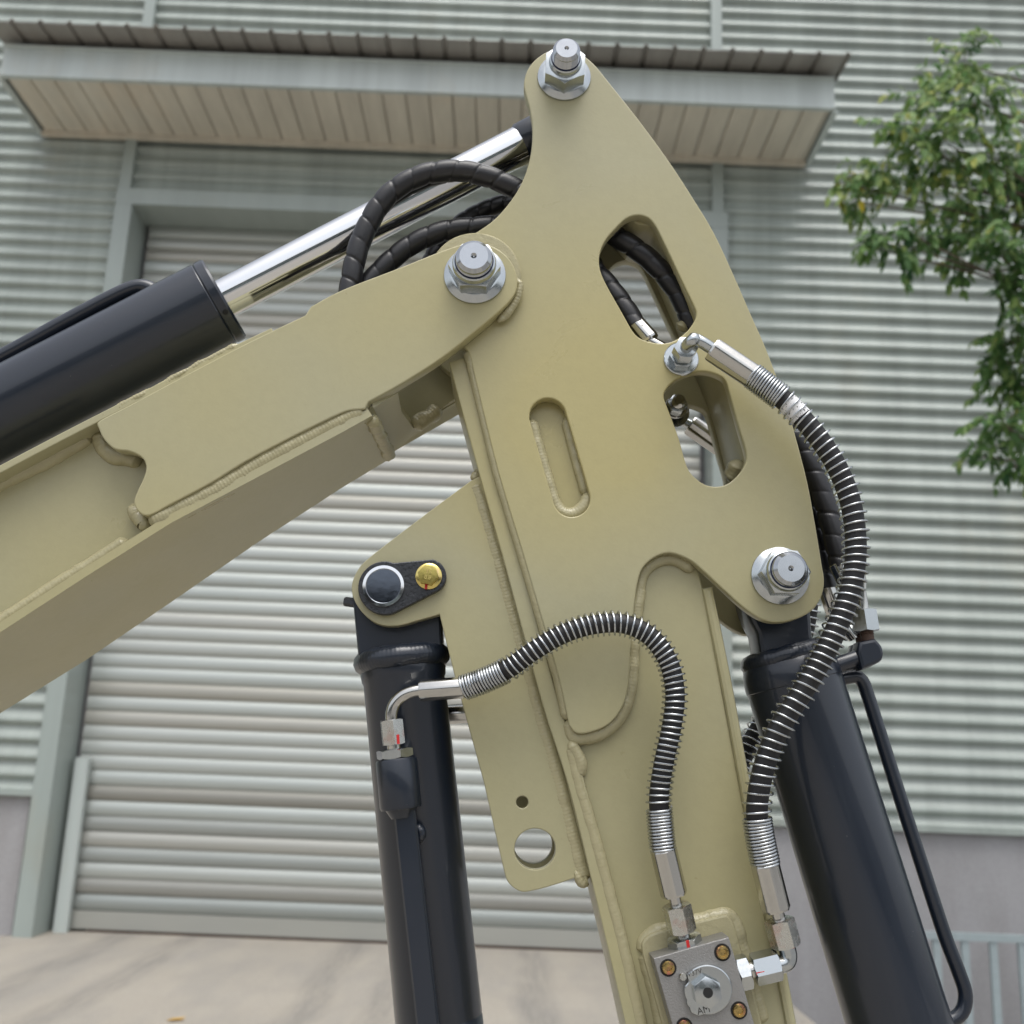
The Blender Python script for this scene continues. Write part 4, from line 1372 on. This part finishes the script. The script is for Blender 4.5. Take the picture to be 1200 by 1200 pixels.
def hose_right(far):
    q = [(881, 440, 0.714), (898, 453, 0.713), (915, 466, 0.7125), (937, 487, 0.712), (962, 517, 0.711), (983, 552, 0.711), (997, 590, 0.711), (1003, 635, 0.711), (1000, 675, 0.711), (990, 712, 0.711), (971, 756, 0.7115), (945, 803, 0.713), (914, 852, 0.716), (897, 893, 0.719), (888, 935, 0.722), (888, 966, 0.724), (897, 1014, 0.727)]
    pts = [mir(P(*p), far) for p in q]
    k = mpp(930, 650, 0.715)
    lab = 'black hose in a steel spring looping down outside the right edge of the arm' if not far else 'far side spring wound hose half hidden behind the arm and right cylinder'
    H, path, seg = guarded('hydraulic_hose', lab, pts, 12.2 * k, 15.6 * k, (0.028, 0.031), 9.9 * k, pts[0], GRP)
    # printed label under the spring
    sp = seg(0.0315, 0.0470)
    if not far:
        MB().sweep(sp, 13.4 * k, 20).build('printed_label', 'label', H, 60)
    a, b = mir(P(883, 442, 0.714), far), mir(P(834, 409, 0.714), far)
    sleeve(H, a, b, 15.8 * k)
    cb = P(798, 421, Y0)
    e0 = Vector((cb.x, Y0 - 0.0215, cb.z))
    t = [e0, e0 + Vector((0.0002, -0.0060, 0.0004)), e0 + Vector((0.0035, -0.0115, 0.0020)), P(814, 397, 0.712), P(824, 402, 0.7125), P(838, 411, 0.714)]
    t = [mir(p, far) for p in t]
    MB().sweep(spline(t, 0.0012), 7.6 * k, 18).build('bent_tube', 'zinc', H, 60)
    # lower end into an elbow beside the valve block
    a, b = mir(P(896, 1011, 0.727), far), mir(P(910, 1067, 0.730), far)
    sleeve(H, a, b, 16.2 * k)
    c2_ = mir(P(921, 1108, 0.732), far)
    d2 = (c2_ - b).normalized()
    MB().lathe(b - d2 * 0.002, d2, [(7.6 * k, 0), (7.6 * k, 0.012)], 20).build('neck', 'steel', H)
    n0 = b + d2 * 0.0055
    MB().hexnut(n0, d2, 14.6 * k, 0, 0.0175, 0.2, both=True).build('swivel_nut', 'zincdull', H)
    if not far:
        red_mark(H, n0, 14.6 * k, d2, Vector((0.35, -1, 0.0)), 0.0115, 0.0172)
    t = [P(918, 1098, 0.7325), P(922, 1110, 0.733), P(924, 1121, 0.7335), P(921, 1128, 0.7335), P(912, 1131, 0.7335), P(900, 1133, 0.7335)]
    MB().sweep(spline([mir(p, far) for p in t], 0.0012), lambda i: 9.6 * k, 18).build('elbow', 'zinc', H, 60)
    n0, n1 = mir(P(914, 1129, 0.7335), far), mir(P(868, 1140, 0.7345), far)
    d = (n1 - n0).normalized()
    MB().lathe(n0, d, [(9.0 * k, -0.002), (9.0 * k, 0.03)], 20).build('thread', 'steel', H)
    MB().hexnut(n0, d, 15.0 * k, 0.0006, 0.0180, 0.25, both=True).build('swivel_nut', 'zinc', H)
    MB().hexnut(n0, d, 16.5 * k, 0.0205, 0.0285, 0.45, both=True).build('adaptor', 'zinc', H)
    if not far:
        red_mark(H, n0, 15.0 * k, d, Vector((0.1, -1, -0.1)), 0.0125, 0.0178)
    return H
hose_right(False)
hose_right(True)

# ------------------------------------------------------------------ spiral-wrapped hoses between the plates
def wrapped(label, q, rpx, pitch_px, ref, ends=None, gap=0.0):
    pts = [P(*p) for p in q]
    k = mpp(*ref, YM)
    r = rpx * k
    pitch = pitch_px * k
    path = spline(pts, 0.0007)
    H = thing('wrapped_hose', label, 'hydraulic hose', pts[0], 'black spiral wrapped hoses')
    rnd = random.Random(len(label))
    jit = [rnd.uniform(-0.06, 0.06) for _ in range(400)]
    def rf(i, a):
        s_ = i * 0.0007 / pitch + a / (2 * math.pi)
        j = int(s_) % 400
        t = (s_ + jit[j]) % 1.0
        # a band: steep lap at its start, full in the middle, thinning out
        g = math.exp(-((t if t < 0.5 else t - 1.0) / 0.038) ** 2)
        return 0.950 + 0.070 * math.sin(math.pi * min(1, t)) ** 0.7 - 0.11 * g
    MB().sweep(path, r, 30, True, rf).build('spiral_wrap', 'wrap', H, 70)
    return H, path, r
# loop over the rod, down through the upper window to the right-hand ports
def ferrule(H, pts, r, nut=True):
    a, b = P(*pts[0]), P(*pts[1])
    sleeve(H, a, b, r)
    if len(pts) > 2:
        c = P(*pts[2])
        MB().lathe(b, c - b, [(r * 0.55, -0.001), (r * 0.55, (c - b).length)], 18).build('neck', 'steel', H)
H, _, r = wrapped('black spiral wrapped hose arching high over the chrome rod', [(398, 470, 0.764), (404, 390, 0.763), (412, 325, 0.762), (425, 277, 0.761), (452, 232, 0.760), (490, 207, 0.760), (535, 200, 0.760), (577, 209, 0.761), (618, 228, 0.763), (670, 250, 0.764), (722, 277, 0.765), (762, 305, 0.766), (794, 342, 0.768), (816, 384, 0.770), (866, 430, 0.774), (914, 482, 0.778), (948, 541, 0.780), (970, 600, 0.780), (986, 665, 0.779)], 12.2, 25.5, (600, 300))
ferrule(H, [(982, 660, 0.779), (1000, 697, 0.776), (1015, 726, 0.7715)], r * 0.9)
t0, up, k = E1
MB().hexnut(t0, up, 14.2 * k, 0.0105, 0.0265, 0.25, both=True).build('swivel_nut', 'zinc', H)
MB().lathe(t0, up, [(7.2 * k, 0.026), (6.4 * k, 0.040), (8.5 * k, 0.046), (8.5 * k, 0.062)], 18).build('ferrule', 'steel', H)
H, _, r = wrapped('black spiral wrapped hose in a low bend behind the boom plate edge', [(400, 420, 0.772), (422, 350, 0.772), (445, 318, 0.772), (480, 288, 0.772), (520, 271, 0.772), (562, 266, 0.774), (610, 262, 0.778), (670, 258, 0.784), (726, 259, 0.792), (754, 271, 0.794), (780, 300, 0.794), (805, 345, 0.794), (835, 400, 0.794), (880, 465, 0.794), (920, 530, 0.794), (943, 590, 0.796), (957, 640, 0.797), (968, 690, 0.798)], 12.0, 25.0, (600, 300))
ferrule(H, [(967, 686, 0.798), (981, 724, 0.800), (1000, 748, 0.803)], r * 0.86)
t0, up, k = E2
MB().hexnut(t0, up, 13.6 * k, 0.0105, 0.0255, 0.1, both=True).build('swivel_nut', 'zinc', H)
H, _, r = wrapped('black spiral wrapped hose ending in a steel sleeve inside the upper window', [(470, 420, 0.786), (505, 330, 0.786), (530, 308, 0.786), (575, 290, 0.786), (630, 287, 0.780), (680, 305, 0.772), (704, 326, 0.768), (728, 356, 0.765), (745, 383, 0.763)], 12.8, 24.0, (600, 300))
ferrule(H, [(742, 378, 0.763), (762, 400, 0.761), (786, 413, 0.760)], r * 0.95)
H, _, r = wrapped('black spiral wrapped hose showing between the two loops beside the cheek', [(488, 420, 0.802), (500, 320, 0.802), (530, 272, 0.802), (560, 250, 0.802), (600, 238, 0.801), (650, 250, 0.800), (690, 300, 0.800), (712, 350, 0.800), (745, 400, 0.801)], 11.0, 17.0, (600, 300))
